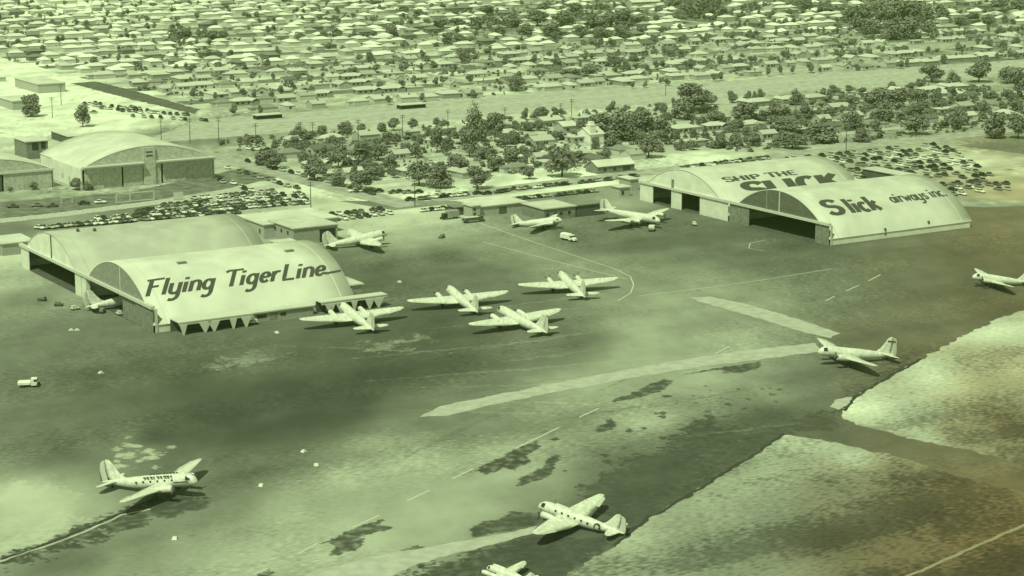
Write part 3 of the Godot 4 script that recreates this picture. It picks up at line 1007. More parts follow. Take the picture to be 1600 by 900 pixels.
func ground() -> void:
	sheet("ground", [Vector2(-9000, 3000), Vector2(9000, 3000), Vector2(9000, -12000), Vector2(-9000, -12000)], -0.12, mats.ground_far)
	var tr := Rect2(-620, -2350, 1240, 1560)
	var town: Array = [[-276, -1174, 222, 0], [-317, -1320, 212, 0], [-305, -1506, 192, 0], [-381, -1751, 222, 0], [-330, -1430, 168, 0], [-361, -1506, 190, 0], [-247, -1320, 180, 0], [-225, -1142, 210, 0], [-208, -1207, 172, 0], [-170, -1207, 182, 0], [-212, -1362, 190, 0], [-129, -1174, 182, 0], [-73, -1174, 178, 0], [-40, -1280, 188, 0], [-132, -1407, 172, 0], [-194, -1560, 172, 0], [-97, -1560, 152, 0], [0, -1506, 135, 0], [-21, -1320, 168, 0], [38, -1207, 172, 0], [76, -1207, 178, 0], [127, -1362, 172, 0], [94, -1506, 152, 0], [50, -1619, 120, 0], [136, -1751, 105, 0], [218, -1751, 125, 0], [252, -1619, 132, 0], [175, -1407, 168, 0], [249, -1454, 168, 0], [305, -1506, 162, 0], [340, -1454, 152, 0], [321, -1751, 100, 0], [381, -1751, 142, 0], [321, -1320, 132, 0], [260, -1280, 142, 0], [194, -1243, 166, 0], [155, -1243, 172, 0]]
	town += [[129, -1174, 182, 0], [-33, -1057, 172, 0], [-97, -1031, 142, 0], [-142, -1006, 138, 0], [-155, -983, 124, 0], [-65, -1031, 166, 0], [17, -1112, 178, 0], [70, -1112, 172, 0], [161, -1142, 152, 0], [-99, -898, 162, 0], [-67, -844, 172, 0], [-42, -880, 162, 0], [-14, -898, 166, 0], [14, -918, 192, 0], [42, -898, 162, 0], [76, -960, 162, 0], [106, -960, 162, 0], [142, -1006, 138, 0], [174, -1006, 142, 0], [227, -1031, 156, 0.1], [-25, -780, 206, 0], [27, -844, 212, 0], [-183, -780, 138, 0], [-194, -795, 142, 0], [-161, -780, 138, 0], [-144, -827, 142, 0], [-133, -844, 152, 0], [-166, -745, 186, 0], [-146, -766, 192, 0], [-128, -811, 168, 0], [-105, -827, 192, 0], [-90, -811, 196, 0]]
	town += [[-174, -713, 192, 0], [-168, -678, 200, 0], [-245, -1057, 202, 0], [-216, -1057, 206, 0], [-194, -1031, 202, 0], [-38, -752, 202, 0], [-57, -752, 186, 0], [174, -918, 172, 0], [194, -880, 190, 0.1], [212, -898, 200, 0.1], [228, -939, 122, 0.3], [192, -811, 175, 0.3], [193, -780, 142, 0.5], [154, -811, 152, 0.1], [85, -898, 202, 0], [174, -786, 150, 0.4], [164, -799, 160, 0.2], [205, -811, 158, 0.4], [187, -789, 146, 0.5], [180, -766, 130, 0.6]]
	sheet("town_ground", [tr.position, Vector2(tr.end.x, tr.position.y), tr.end, Vector2(tr.position.x, tr.end.y)], -0.08, soil("town_soil", tr, 992, 1248, town, 3.0, 0.09, 0.10, 0.25, 90, 1.4), 0.0, tr)
	var ar := Rect2(-260, -960, 620, 780)
	var field: Array = [[-134, -565, 128, 0], [-125, -495, 122, 0], [-106, -508, 108, 0], [-82, -508, 96, 0], [-60, -535, 104, 0], [-66, -536, 128, 0], [-34, -521, 86, 0], [-17, -535, 94, 0], [-70, -477, 82, 0], [-46, -477, 78, 0], [-82, -461, 86, 0], [-40, -489, 82, 0], [-57, -508, 88, 0], [-60, -461, 84, 0], [-102, -450, 112, 0], [-104, -412, 186, 0], [-98, -404, 190, 0], [-90, -404, 170, 0], [-97, -384, 160, 0], [-76, -384, 140, 0], [-86, -372, 122, 0], [-87, -447, 150, 0], [-93, -445, 120, 0], [-79, -440, 112, 0], [-57, -440, 112, 0], [-63, -412, 125, 0], [-59, -384, 156, 0], [-46, -404, 166, 0], [-35, -426, 170, 0], [-29, -450, 162, 0], [-31, -384, 168, 0], [-13, -404, 166, 0], [-21, -440, 172, 0], [-24, -472, 124, 0], [0, -440, 168, 0], [-16, -483, 128, 0], [16, -508, 160, 0], [31, -477, 166, 0], [34, -535, 162, 0], [9, -535, 122, 0], [49, -508, 166, 0], [66, -508, 152, 0], [62, -549, 162, 0], [36, -565, 166, 0], [48, -598, 156, 0], [18, -557, 114, 0]]
	field += [[61, -636, 152, 0], [77, -598, 152, 0], [99, -616, 132, 0.07], [94, -656, 118, 0], [126, -656, 120, 0.22], [151, -678, 108, 0.36], [124, -598, 118, 0.29], [100, -565, 112, 0.25], [144, -598, 105, 0.5], [-22, -678, 108, 0], [-42, -656, 108, 0], [-11, -701, 142, 0], [11, -678, 150, 0], [21, -656, 150, 0], [-32, -726, 168, 0], [-42, -739, 188, 0], [-56, -739, 180, 0], [-47, -745, 196, 0], [-28, -745, 186, 0], [-41, -716, 165, 0], [-23, -726, 160, 0], [-58, -759, 196, 0], [-66, -745, 190, 0], [45, -701, 114, 0], [67, -701, 114, 0], [86, -678, 116, 0], [23, -713, 110, 0], [37, -636, 146, 0], [-8, -636, 120, 0], [6, -607, 117, 0], [-22, -581, 94, 0], [-45, -636, 110, 0], [-54, -678, 122, 0], [100, -701, 106, 0], [134, -701, 120, 0.22], [176, -739, 120, 0.5], [168, -678, 115, 0.58], [74, -508, 120, 0], [62, -477, 104, 0], [52, -455, 100, 0], [35, -430, 98, 0], [27, -408, 98, 0], [6, -380, 105, 0], [88, -450, 112, 0.36], [98, -430, 115, 0.5], [76, -466, 108, 0.18], [106, -417, 112, 0.65], [-37, -372, 168, 0], [-49, -369, 165, 0]]
	field += [[-144, -607, 135, 0], [-158, -636, 170, 0], [-138, -616, 160, 0], [-118, -565, 124, 0], [-24, -766, 200, 0], [0, -752, 140, 0], [35, -745, 116, 0], [59, -739, 112, 0], [40, -780, 160, 0], [24, -759, 130, 0], [-39, -766, 205, 0], [117, -535, 110, 0.43], [90, -508, 112, 0.22], [-171, -689, 200, 0]]
	var stains := [[[Vector2(-111.5, -416.6), Vector2(-106.6, -424.7), Vector2(-98.9, -421.0), Vector2(-90.2, -412.2), Vector2(-93.7, -403.6), Vector2(-85.1, -393.4), Vector2(-91.9, -383.6), Vector2(-101.5, -376.9)], 182.0, 7.0, 0.8],
		[[Vector2(-38.3, -382.8), Vector2(-35.0, -388.2), Vector2(-32.2, -393.4), Vector2(-27.2, -399.9), Vector2(-26.4, -399.0), Vector2(-27.7, -395.8), Vector2(-24.9, -394.6), Vector2(-24.6, -393.0), Vector2(-26.9, -391.0), Vector2(-29.1, -389.4), Vector2(-30.0, -387.5), Vector2(-30.0, -381.3), Vector2(-32.3, -378.3), Vector2(-33.8, -376.9), Vector2(-35.7, -377.2), Vector2(-34.7, -379.8), Vector2(-34.7, -382.8), Vector2(-36.0, -384.8), Vector2(-37.7, -383.2)], 88.0, 1.1, 0.95],
		[[Vector2(-9.1, -431.3), Vector2(-7.7, -432.7), Vector2(-5.6, -429.4), Vector2(-3.5, -433.6), Vector2(-2.1, -435.1), Vector2(0.0, -432.2), Vector2(1.7, -436.1), Vector2(3.6, -439.0), Vector2(3.2, -444.9), Vector2(4.7, -447.5), Vector2(6.2, -452.6), Vector2(5.3, -456.3), Vector2(0.0, -448.5), Vector2(-4.3, -441.0)], 88.0, 1.1, 0.95],
		[[Vector2(0.8, -421.5), Vector2(2.1, -422.4), Vector2(4.8, -424.7), Vector2(7.0, -427.0), Vector2(8.5, -432.7), Vector2(9.5, -436.5), Vector2(10.7, -442.9), Vector2(10.1, -444.9), Vector2(8.6, -442.4), Vector2(6.4, -435.6), Vector2(3.8, -430.8), Vector2(1.7, -427.5)], 88.0, 1.1, 0.95],
		[[Vector2(24.1, -489.6), Vector2(26.4, -494.4), Vector2(29.7, -497.5), Vector2(34.7, -507.0), Vector2(39.3, -513.5), Vector2(41.0, -510.9), Vector2(40.3, -507.7), Vector2(37.7, -503.2), Vector2(37.3, -500.0), Vector2(35.0, -498.8), Vector2(32.0, -495.1), Vector2(27.8, -492.0)], 88.0, 1.1, 0.95],
		[[Vector2(19.7, -468.7), Vector2(20.6, -470.4), Vector2(21.7, -471.0), Vector2(23.9, -476.6), Vector2(24.0, -471.5), Vector2(24.3, -468.2), Vector2(23.4, -465.4), Vector2(20.6, -462.7), Vector2(19.7, -463.2)], 88.0, 1.1, 0.95],
		[[Vector2(43.3, -516.9), Vector2(50.4, -521.6), Vector2(57.1, -526.4), Vector2(61.6, -528.5), Vector2(65.8, -531.3), Vector2(66.1, -527.8), Vector2(63.2, -522.9), Vector2(59.5, -520.2), Vector2(54.4, -519.5), Vector2(55.9, -522.9), Vector2(50.3, -520.2)], 88.0, 1.1, 0.95],
		[[Vector2(-8.4, -393.0), Vector2(-6.5, -396.6), Vector2(-3.3, -399.4), Vector2(0.0, -404.9), Vector2(4.6, -403.6), Vector2(6.5, -397.4), Vector2(3.9, -394.6), Vector2(0.0, -393.4), Vector2(-3.8, -390.6), Vector2(-7.6, -388.2)], 88.0, 1.1, 0.95],
		[[Vector2(-48.9, -363.6), Vector2(-46.5, -369.6), Vector2(-45.5, -367.8), Vector2(-45.5, -363.6)], 88.0, 1.1, 0.95],
		[[Vector2(-26.5, -375.4), Vector2(-24.8, -377.6), Vector2(-21.8, -379.8), Vector2(-20.1, -382.8), Vector2(-18.2, -382.8), Vector2(-16.9, -382.1), Vector2(-18.7, -380.6), Vector2(-22.4, -378.3)], 88.0, 1.1, 0.95],
		[[Vector2(35.8, -461.1), Vector2(40.0, -466.0), Vector2(44.2, -470.4), Vector2(45.2, -478.4), Vector2(46.7, -480.7), Vector2(49.2, -480.7), Vector2(47.9, -474.4), Vector2(49.7, -471.5), Vector2(52.2, -467.1), Vector2(52.0, -457.9), Vector2(56.8, -454.7), Vector2(61.2, -457.3), Vector2(53.3, -442.9), Vector2(41.3, -422.4), Vector2(33.5, -410.4), Vector2(27.5, -400.7), Vector2(21.8, -391.8), Vector2(18.2, -397.4), Vector2(17.3, -407.8), Vector2(13.6, -417.4), Vector2(20.2, -428.0), Vector2(23.4, -436.1), Vector2(28.8, -442.4), Vector2(35.1, -450.0), Vector2(36.7, -455.2)], 92.0, 5.5, 1.0],
		[[Vector2(-24.0, -363.6), Vector2(-19.4, -368.9), Vector2(-12.3, -373.9), Vector2(-5.0, -382.8), Vector2(3.8, -389.0), Vector2(10.1, -386.7), Vector2(19.7, -388.2), Vector2(20.1, -383.6), Vector2(16.1, -376.1), Vector2(12.2, -371.0), Vector2(9.5, -358.5), Vector2(-23.4, -355.2)], 92.0, 5.5, 1.0],
		[[Vector2(64.9, -471.5), Vector2(76.6, -483.0), Vector2(85.8, -501.3), Vector2(98.0, -524.3), Vector2(112.3, -545.7), Vector2(107.6, -530.6), Vector2(93.6, -509.0), Vector2(84.8, -495.1), Vector2(78.8, -477.2), Vector2(75.7, -467.1), Vector2(66.1, -463.2), Vector2(56.2, -455.2), Vector2(52.1, -458.4)], 92.0, 5.5, 1.0],
		[[Vector2(-99.1, -376.9), Vector2(-93.0, -382.8), Vector2(-86.6, -394.6), Vector2(-80.9, -405.7), Vector2(-75.4, -412.2), Vector2(-68.0, -416.6), Vector2(-62.7, -407.8), Vector2(-73.1, -398.6), Vector2(-82.6, -387.5), Vector2(-91.3, -375.4), Vector2(-97.1, -368.9)], 92.0, 5.5, 1.0],
		[[Vector2(-81.1, -530.6), Vector2(-74.6, -539.1), Vector2(-65.3, -541.3), Vector2(-62.1, -536.2), Vector2(-68.2, -529.2), Vector2(-76.1, -525.0)], 158.0, 9.0, 0.7],
		[[Vector2(-42.3, -548.7), Vector2(-34.0, -557.0), Vector2(-27.0, -560.9), Vector2(-21.5, -557.8), Vector2(-28.3, -549.4), Vector2(-35.0, -543.5)], 158.0, 9.0, 0.7]]
	for i in 30:   # pale spills behind the left airplane
		rng.seed = 300 + i
		var c: Vector2 = Vector2(-85.3, -447.0) + Vector2(rng.randf_range(-7.0, 7.0), rng.randf_range(-12, 12))
		var w := rng.randf_range(0.35, 1.2)
		stains.append([[c + Vector2(-w * 1.4, 0), c + Vector2(-w * 0.3, -w * 1.8), c + Vector2(w * 1.4, -w * 0.6), c + Vector2(w * 0.8, w * 1.4), c + Vector2(-w * 0.4, w * 1.2)], 182.0, 0.9, 0.8])
	for i in 44:   # tyre streaks and weathered trails along the paving
		rng.seed = 1500 + i
		var p: Vector2 = (Vector2(-46.6, -607.2)).lerp(Vector2(50.1, -440.0), rng.randf()) + Vector2(rng.randf_range(-60, 60), rng.randf_range(-90, 90))
		var d := (U * rng.randf_range(0.8, 1.2) + V * rng.randf_range(-0.25, 0.25) * (1.0 if i % 3 else 4.0)).normalized()
		var l := rng.randf_range(10.0, 46.0)
		var w := d.orthogonal() * rng.randf_range(0.35, 1.3)
		stains.append([[p - d * l, p - w, p + d * l, p + w], 172.0 if i % 2 else 112.0, 1.2, 0.34])
	for i in 46:   # tufts and oil spots along the edge of the pavement
		rng.seed = 900 + i
		var p: Vector2 = (Vector2(13.6, -416.6)).lerp(Vector2(72.1, -507.7), rng.randf()) + Vector2(rng.randf_range(-14, 6), rng.randf_range(-26, 10))
		var w := rng.randf_range(0.3, 1.3)
		stains.append([[p + Vector2(-w, 0), p + Vector2(0, -w * 1.5), p + Vector2(w, 0), p + Vector2(0, w * 1.5)], 88.0, 0.8, 0.9])
	var field_soil := soil("field_soil", ar, 1488, 1872, field, 3.2, 0.045, 0.05, 0.10, 12, 1.17, stains, 0.0, 0.022, 0.22)
	# the apron reaches from the airport road towards the camera
	sheet("apron", [world(-330, 96), world(-205, 96), world(-200, 50), world(-118, 50), world(-108, 88), world(420, 60), world(420, 420), world(-100, 800), world(-600, 800), world(-600, 150)], -0.02, field_soil, 0.0, ar)
	var inf: Array = [[67, -455, 194, 0], [77, -444, 190, 0], [69, -421, 132, 0.15], [48, -421, 170, 0], [40, -408, 166, 0], [25, -384, 170, 0], [53, -404, 142, 0], [63, -384, 112, 0.4], [86, -404, 105, 0.75], [94, -384, 100, 1], [74, -376, 115, 0.6], [37, -376, 152, 0], [12, -369, 165, 0], [23, -391, 180, 0], [136, -565, 196, 0], [109, -521, 202, 0], [86, -483, 202, 0], [97, -483, 168, 0], [123, -508, 150, 0.3], [119, -472, 122, 0.6], [105, -461, 140, 0.4], [97, -458, 186, 0], [136, -535, 170, 0.3], [83, -426, 118, 0.4], [96, -421, 112, 0.8], [102, -395, 106, 1], [96, -369, 100, 1], [78, -365, 108, 0.8], [57, -440, 178, 0], [36, -391, 150, 0], [49, -372, 145, 0.1]]
	var inf_soil := soil("infield_soil", ar, 1488, 1872, inf, 3.0, 0.05, 0.20, 0.1, 77, 1.05, [], 0.06, 0.0, 0.9)
	sheet("infield", [Vector2(165.0, -614.5), Vector2(152.3, -594.7), Vector2(141.9, -582.8), Vector2(131.1, -567.2), Vector2(117.5, -545.7), Vector2(105.1, -526.4), Vector2(93.4, -507.7), Vector2(85.4, -493.8), Vector2(80.2, -480.1), Vector2(79.6, -474.4), Vector2(82.1, -469.3), Vector2(92.2, -458.4), Vector2(104.6, -447.0), Vector2(118.4, -432.7)], 0.0, inf_soil, 1.7, ar, 5, 0.7)
	sheet("infield", [Vector2(63.7, -461.1), Vector2(71.3, -457.3), Vector2(82.8, -447.0), Vector2(90.0, -439.0), Vector2(97.6, -428.0), Vector2(115.2, -410.0), Vector2(99.5, -333.4), Vector2(0.0, -333.4), Vector2(7.1, -360.2), Vector2(12.8, -370.7), Vector2(20.1, -382.5), Vector2(27.4, -398.6), Vector2(34.8, -410.0), Vector2(41.2, -421.0), Vector2(53.2, -441.9)], 0.0, inf_soil, 1.5, ar, 8, 0.7)
	# town streets and strips
	sheet("corridor", [world(-125, -134), world(620, -142), world(620, -205), world(-60, -203)], -0.05, mats.corridor, 1.2)
	line_sheet("dirt_track", [world(-60, -176), world(120, -178), world(300, -182), world(620, -184)], 7.0, -0.035, mats.dirt_track, 1.0)
	line_sheet("dirt_track", [world(-110, -146), world(120, -150), world(620, -152)], 4.0, -0.035, mats.dirt_track, 1.0)
	sheet("drainage_strip", [Vector2(-260.6, -1207.3), Vector2(-247.6, -1217.7), Vector2(-213.3, -1164.3), Vector2(-165.5, -1081.0), Vector2(-165.3, -1062.0), Vector2(-210.1, -1127.1)], -0.05, mats.canal_grass, 1.5)
	line_sheet("road", [world(-85, 73), world(-20, 66), world(120, 55), world(460, 28)], 15.0, -0.03, mats.street, 0.4)
	line_sheet("road", [world(-114, -134), world(-107, -60), world(-104, 0), world(-98, 84)], 13.0, -0.034, mats.street, 0.4)
	line_sheet("road", [world(-330, 34), world(-220, 30), world(-170, 22), world(-112, 10)], 9.0, -0.038, mats.dirt_track, 0.8)
	sheet("car_park", [Vector2(132.8, -912.2), Vector2(156.0, -934.5), Vector2(178.9, -947.2), Vector2(207.8, -943.0), Vector2(230.9, -916.2), Vector2(243.6, -898.4), Vector2(211.8, -777.6), Vector2(194.6, -777.6), Vector2(181.6, -774.7), Vector2(172.4, -777.6), Vector2(159.1, -811.0), Vector2(138.6, -827.2), Vector2(135.4, -875.8)], -0.005, soil("lot_soil", tr, 496, 624, town, 3.0, 0.08, 0.10, 0.25, 190, 1.15), 6.0, tr)
	line_sheet("road", [Vector2(174.3, -922.2), Vector2(198.4, -926.3), Vector2(216.2, -902.3), Vector2(237.7, -875.8)], 9.0, -0.037, mats.street, 0.8)
	for k in 12:
		var b := -236.0 - 74.0 * k
		line_sheet("street", [world(-45 + (0 if k > 1 else 4), b), world(300, b - 4), world(980, b - 2)], 9.0, -0.05, mats.street, 0.5, 20 + k)
		if k < 9: line_sheet("back_yards", [world(-42, b - 37), world(300, b - 40), world(980, b - 38)], 17.0, -0.055, mats.lawn, 2.5, 30 + k)
	for k in range(1, 5):
		var a := -46.0 + 190.0 * k
		line_sheet("cross_street", [world(a, -212), world(a + 3, -1150)], 8.0, -0.045, mats.street, 0.5, 40 + k)
	for k in 4:
		line_sheet("street", [world(-92, -100 + 42 * k), world(420, -108 + 36 * k)], 7.0, -0.045, mats.dirt_track, 0.5, 50 + k)
	sheet("field_strip", [Vector2(-193.9, -736.0), Vector2(-152.7, -777.6), Vector2(-118.7, -815.8), Vector2(-96.7, -850.8), Vector2(-116.1, -875.8), Vector2(-126.2, -857.8), Vector2(-153.9, -811.0), Vector2(-205.9, -783.5)], -0.05, mats.lawn, 1.0)
	# concrete strips, tar patches and worn paint on the apron
	sheet("concrete_strip", [Vector2(-22.4, -476.6), Vector2(-17.3, -486.6), Vector2(-6.4, -495.1), Vector2(4.9, -503.8), Vector2(19.9, -514.9), Vector2(33.9, -525.7), Vector2(48.2, -534.8), Vector2(61.1, -542.7), Vector2(75.9, -549.4), Vector2(84.3, -552.4), Vector2(84.7, -542.7), Vector2(68.8, -534.8), Vector2(50.9, -526.4), Vector2(33.2, -515.5), Vector2(20.4, -506.4), Vector2(8.0, -497.5), Vector2(-4.7, -487.8), Vector2(-15.5, -477.8)], 0.0, mats.concrete, 0.9, Rect2(), 2)
	sheet("concrete_strip", [Vector2(54.8, -611.8), Vector2(60.4, -613.6), Vector2(69.5, -603.6), Vector2(77.8, -592.1), Vector2(85.3, -578.6), Vector2(92.8, -564.8), Vector2(89.3, -558.6), Vector2(82.6, -565.6), Vector2(74.3, -579.4), Vector2(66.4, -592.1), Vector2(56.6, -606.3)], 0.0, mats.concrete, 0.8, Rect2(), 3)
	sheet("concrete_strip", [Vector2(-43.9, -360.2), Vector2(-36.4, -368.9), Vector2(-26.0, -376.9), Vector2(-20.0, -380.2), Vector2(-12.6, -383.6), Vector2(-6.3, -387.1), Vector2(0.0, -391.4), Vector2(5.2, -395.0), Vector2(4.6, -390.2), Vector2(-1.3, -385.5), Vector2(-7.5, -380.6), Vector2(-12.4, -376.9), Vector2(-19.5, -370.3), Vector2(-28.4, -358.5)], 0.0, mats.concrete, 0.9, Rect2(), 4)
	line_sheet("edge_shade_line", [Vector2(20.1, -382.8), Vector2(27.4, -399.0), Vector2(34.9, -410.4), Vector2(41.2, -421.5), Vector2(53.2, -442.4), Vector2(63.9, -462.2)], 0.9, 0.018, mats.edge_shade, 0.9, 71)  # shade of the low bank at the infield edges, painted as dark strips
	line_sheet("edge_shade_line", [Vector2(80.8, -481.9), Vector2(85.6, -494.4), Vector2(93.8, -508.3), Vector2(105.6, -527.1), Vector2(110.2, -534.8)], 1.0, 0.018, mats.edge_shade, 0.9, 72)
	line_sheet("edge_shade_line", [Vector2(-98.5, -374.7), Vector2(-90.8, -384.4), Vector2(-84.3, -396.2), Vector2(-79.5, -405.3), Vector2(-75.5, -411.3)], 0.8, 0.018, mats.edge_shade, 1.0, 73)
	sheet("sand_patch", [Vector2(77.9, -485.4), Vector2(80.3, -492.0), Vector2(83.5, -495.1), Vector2(86.1, -495.1), Vector2(83.3, -487.8), Vector2(79.7, -483.0)], 0.016, mats.concrete, 0.6, Rect2(), 85, 0.5)
	for l in [[Vector2(-41.6, -377.6), Vector2(-38.3, -384.0)], [Vector2(-32.1, -393.8), Vector2(-27.2, -401.5)], [Vector2(-22.1, -410.8), Vector2(-17.6, -418.3)], [Vector2(-12.9, -426.6), Vector2(-8.5, -434.1)], [Vector2(0.7, -449.5), Vector2(11.1, -467.1)], [Vector2(16.2, -476.1), Vector2(21.3, -484.2)], [Vector2(113.2, -636.6), Vector2(118.8, -646.7)], [Vector2(103.4, -621.1), Vector2(109.0, -629.8)], [Vector2(95.2, -607.2), Vector2(98.9, -613.6)], [Vector2(55.3, -540.6), Vector2(60.0, -548.7)], [Vector2(-48.8, -366.1), Vector2(-46.5, -369.6)]]:
		line_sheet("painted_line", l, 0.4, 0.02, mats.line_paint)
	line_sheet("painted_line", [Vector2(-19.2, -754.9), Vector2(-9.3, -736.0), Vector2(6.7, -704.6), Vector2(21.6, -677.8), Vector2(33.5, -656.1), Vector2(38.0, -643.7), Vector2(38.3, -630.7), Vector2(36.6, -618.3), Vector2(32.1, -607.2)], 0.35, 0.008, mats.line_paint)
	line_sheet("painted_line", [Vector2(-10.1, -703.3), Vector2(0.0, -689.2), Vector2(12.8, -671.1), Vector2(27.0, -651.9), Vector2(36.7, -639.6)], 0.35, 0.01, mats.line_paint)
	line_sheet("painted_line", [Vector2(39.3, -614.5), Vector2(60.0, -625.9), Vector2(81.7, -639.6), Vector2(104.6, -656.1)], 0.3, 0.008, mats.line_paint)
	line_sheet("painted_line", [Vector2(86.3, -686.9), Vector2(81.4, -691.5), Vector2(82.9, -700.9), Vector2(88.8, -707.0)], 0.3, 0.008, mats.line_paint)
	line_sheet("vehicle_track", [Vector2(71.7, -362.6), Vector2(83.7, -374.7), Vector2(102.8, -394.6), Vector2(110.7, -402.8)], 0.9, 0.016, mats.track_dirt, 0.5)
	line_sheet("vehicle_track", [Vector2(-99.2, -372.5), Vector2(-92.5, -380.6), Vector2(-85.8, -390.6), Vector2(-80.1, -401.5), Vector2(-74.9, -405.7)], 0.7, 0.02, mats.corridor, 0.6)

func hangars() -> void:
	var turn := -(PI / 2.0 - GRID)
	var m := mats
	var w := 56.5
	var fa: Array = hangar("silver arched hangar with bright white gable, behind the one with script lettering", world(-264, 118), turn, w, 64.0, 15.5, 2.2, 7.8, m.roof_weathered, m.gable_white,
		[[0.6, 8.0, m.leaf_white, 0.0]], [[w - 5.5, 5.2, m.leaf_white]], "pair of arched hangars on the left")
	gable_bar(fa[0], fa[2], 30.0, 7.8, m.black_void)
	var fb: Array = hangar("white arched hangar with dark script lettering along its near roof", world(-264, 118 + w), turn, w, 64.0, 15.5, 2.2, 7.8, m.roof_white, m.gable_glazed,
		[[w - 24.0, w - 13.2, m.leaf_grey, 0.4], [w - 13.0, w - 0.4, m.leaf_grey, 0.0]], [[0.3, 3.6, m.leaf_white]], "pair of arched hangars on the left")
	gable_bar(fb[0], fb[2], 32.0, 7.8, m.white_paint)
	letter_roof("Flying Tiger\tLine", fb[1], fb[2], 0.9, 0.60, 6.9, 1.3, 0.6, 0.985, m.letter_paint, true)
	for s in [17.0, 52.0]:
		var st := begin()
		for k in 3:
			var p := on_arc(fb[2], s + k * 1.0, 0.2, 0.1)
			box(st, p - Vector3(0.7, 0.3, 0.35), p + Vector3(0.7, 0.35, 0.35))
		part("roof_vent", st, m.wall_grey, fb[1])
	for s in [9.0, 14.0]:
		var st := begin()
		var p := on_arc(fa[2], s, -0.02 + s * 0.008, 0.1)
		box(st, p - Vector3(0.4, 0.3, 0.4), p + Vector3(0.4, 0.8, 0.4))
		part("roof_vent", st, m.wall_dark, fa[1])
	var sa: Array = hangar("white arched hangar with block lettering, behind the darker fronted one on the right", world(-15, 118), turn, w, 67.0, 15.5, 2.2, 7.8, m.roof_silver, m.gable_white,
		[[0.5, 9.0, m.leaf_white, 0.0], [21.0, 27.5, m.leaf_white, 0.0], [39.0, w - 0.4, m.leaf_white, 0.0]], [], "pair of arched hangars on the right")
	letter_roof("SHIP THE", sa[1], sa[2], 8.5, 0.43, 3.3, 0.72, 0.0, 2.05, m.letter_paint)
	letter_roof("SLICK", sa[1], sa[2], 14.0, 0.70, 8.2, 2.4, 0.0, 1.72, m.letter_paint)
	var st2 := begin()
	box(st2, Vector3(21.2, 7.8, -0.4), Vector3(22.4, 11.0, 0.2))
	part("roof_lamp_stand", st2, m.wall_grey, sa[0])
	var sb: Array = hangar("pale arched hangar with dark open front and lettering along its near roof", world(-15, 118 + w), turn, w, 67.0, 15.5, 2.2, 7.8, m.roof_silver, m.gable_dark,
		[[0.6, 12.0, m.leaf_grey, 0.0], [w - 7.5, w - 0.4, m.leaf_grey, 0.0]], [], "pair of arched hangars on the right")
	gable_bar(sb[0], sb[2], 29.0, 7.8, m.white_paint)
	gable_bar(sb[0], sb[2], 22.0, 7.8, m.gable_glazed)
	letter_roof("S", sb[1], sb[2], 6.8, 0.60, 8.0, 2.2, 0.0, 1.22, m.letter_paint)
	letter_roof("lick", sb[1], sb[2], 16.6, 0.61, 8.0, 1.9, 0.0, 1.06, m.letter_paint)
	letter_roof("airways", sb[1], sb[2], 37.5, 0.54, 5.4, 1.0, 0.0, 0.88, m.letter_paint)
	letter_roof("inc.", sb[1], sb[2], 57.0, 0.53, 5.4, 1.0, 0.0, 0.85, m.letter_paint)
	for q in [[26.0, 0.86], [47.0, 0.84]]:
		st2 = begin()
		var p := on_arc(sb[2], q[0], q[1], 0.1)
		box(st2, p - Vector3(0.3, 1.6, 0.3), p + Vector3(0.3, 0.8, 0.3))
		part("downpipe", st2, m.wall_dark, sb[1])
	# low sheds against the near side of the lettered hangar, each with a row of white triangular braces
	var base := world(-264, 231)
	for q in [[5.0, 23.0, 6.5, 5, "white shed with hanging triangular braces against the hangar's near wall"], [51.0, 22.0, 4.0, 5, "white shed with dark triangular openings past the hangar's rear corner"]]:
		var t := thing("lean_to_shed", q[4], "shed", g3(base + U * q[0]), GRID, "lean-to sheds along the lettered hangar")
		var s0 := begin()
		box(s0, Vector3(0, 3.5, 0.3), Vector3(q[1], 3.8, q[2] + 0.3))
		part("roof", s0, m.white_paint, t)
		s0 = begin()
		box(s0, Vector3(0, 0, 0.32), Vector3(q[1], 3.49, 0.6))
		part("back_wall", s0, m.wall_dark, t)
		s0 = begin()
		box(s0, Vector3(0, 2.9, q[2]), Vector3(q[1], 3.49, q[2] + 0.2))
		part("fascia", s0, m.white_paint, t)
		var step: float = q[1] / q[3]
		for i in q[3]:
			s0 = begin()
			var x: float = step * (i + 0.5 + 0.22 * sin(i * 2.7 + q[0]))
			var wide: float = 0.34 + 0.1 * sin(i * 1.9 + q[0])
			loft(s0, [[Vector3(x - step * wide, 3.0, q[2] + 0.22), Vector3(x + step * wide, 3.0, q[2] + 0.22), Vector3(x + 0.25, 0.0, q[2] + 0.22), Vector3(x - 0.25, 0.0, q[2] + 0.22)], [Vector3(x - step * wide, 3.0, q[2] + 0.36), Vector3(x + step * wide, 3.0, q[2] + 0.36), Vector3(x + 0.25, 0.0, q[2] + 0.36), Vector3(x - 0.25, 0.0, q[2] + 0.36)]], Transform3D.IDENTITY, false)
			part("triangular_brace", s0, m.white_paint, t)
	building("equipment_annex", "grey windowed annex low against the lettered hangar's near wall", "annex", base + U * 30.0 + V * 2.6, 19.0, 2.4, 2.6, "flat", m.stucco_grey, m.roof_silver, [["near", 0.8, 1.0, 3.2, 1.0, "window", m.dark_glass], ["near", 5.0, 0.3, 2.4, 1.9, "door", m.wall_grey], ["near", 8.4, 1.0, 1.8, 0.9, "window", m.dark_glass]])
	building("rear_annex", "tan lean-to annex closing the rear end of the lettered hangar", "annex", world(-199.2, 228), 3.5, 24.0, 6.0, "flat", m.stucco_grey, m.roof_silver)

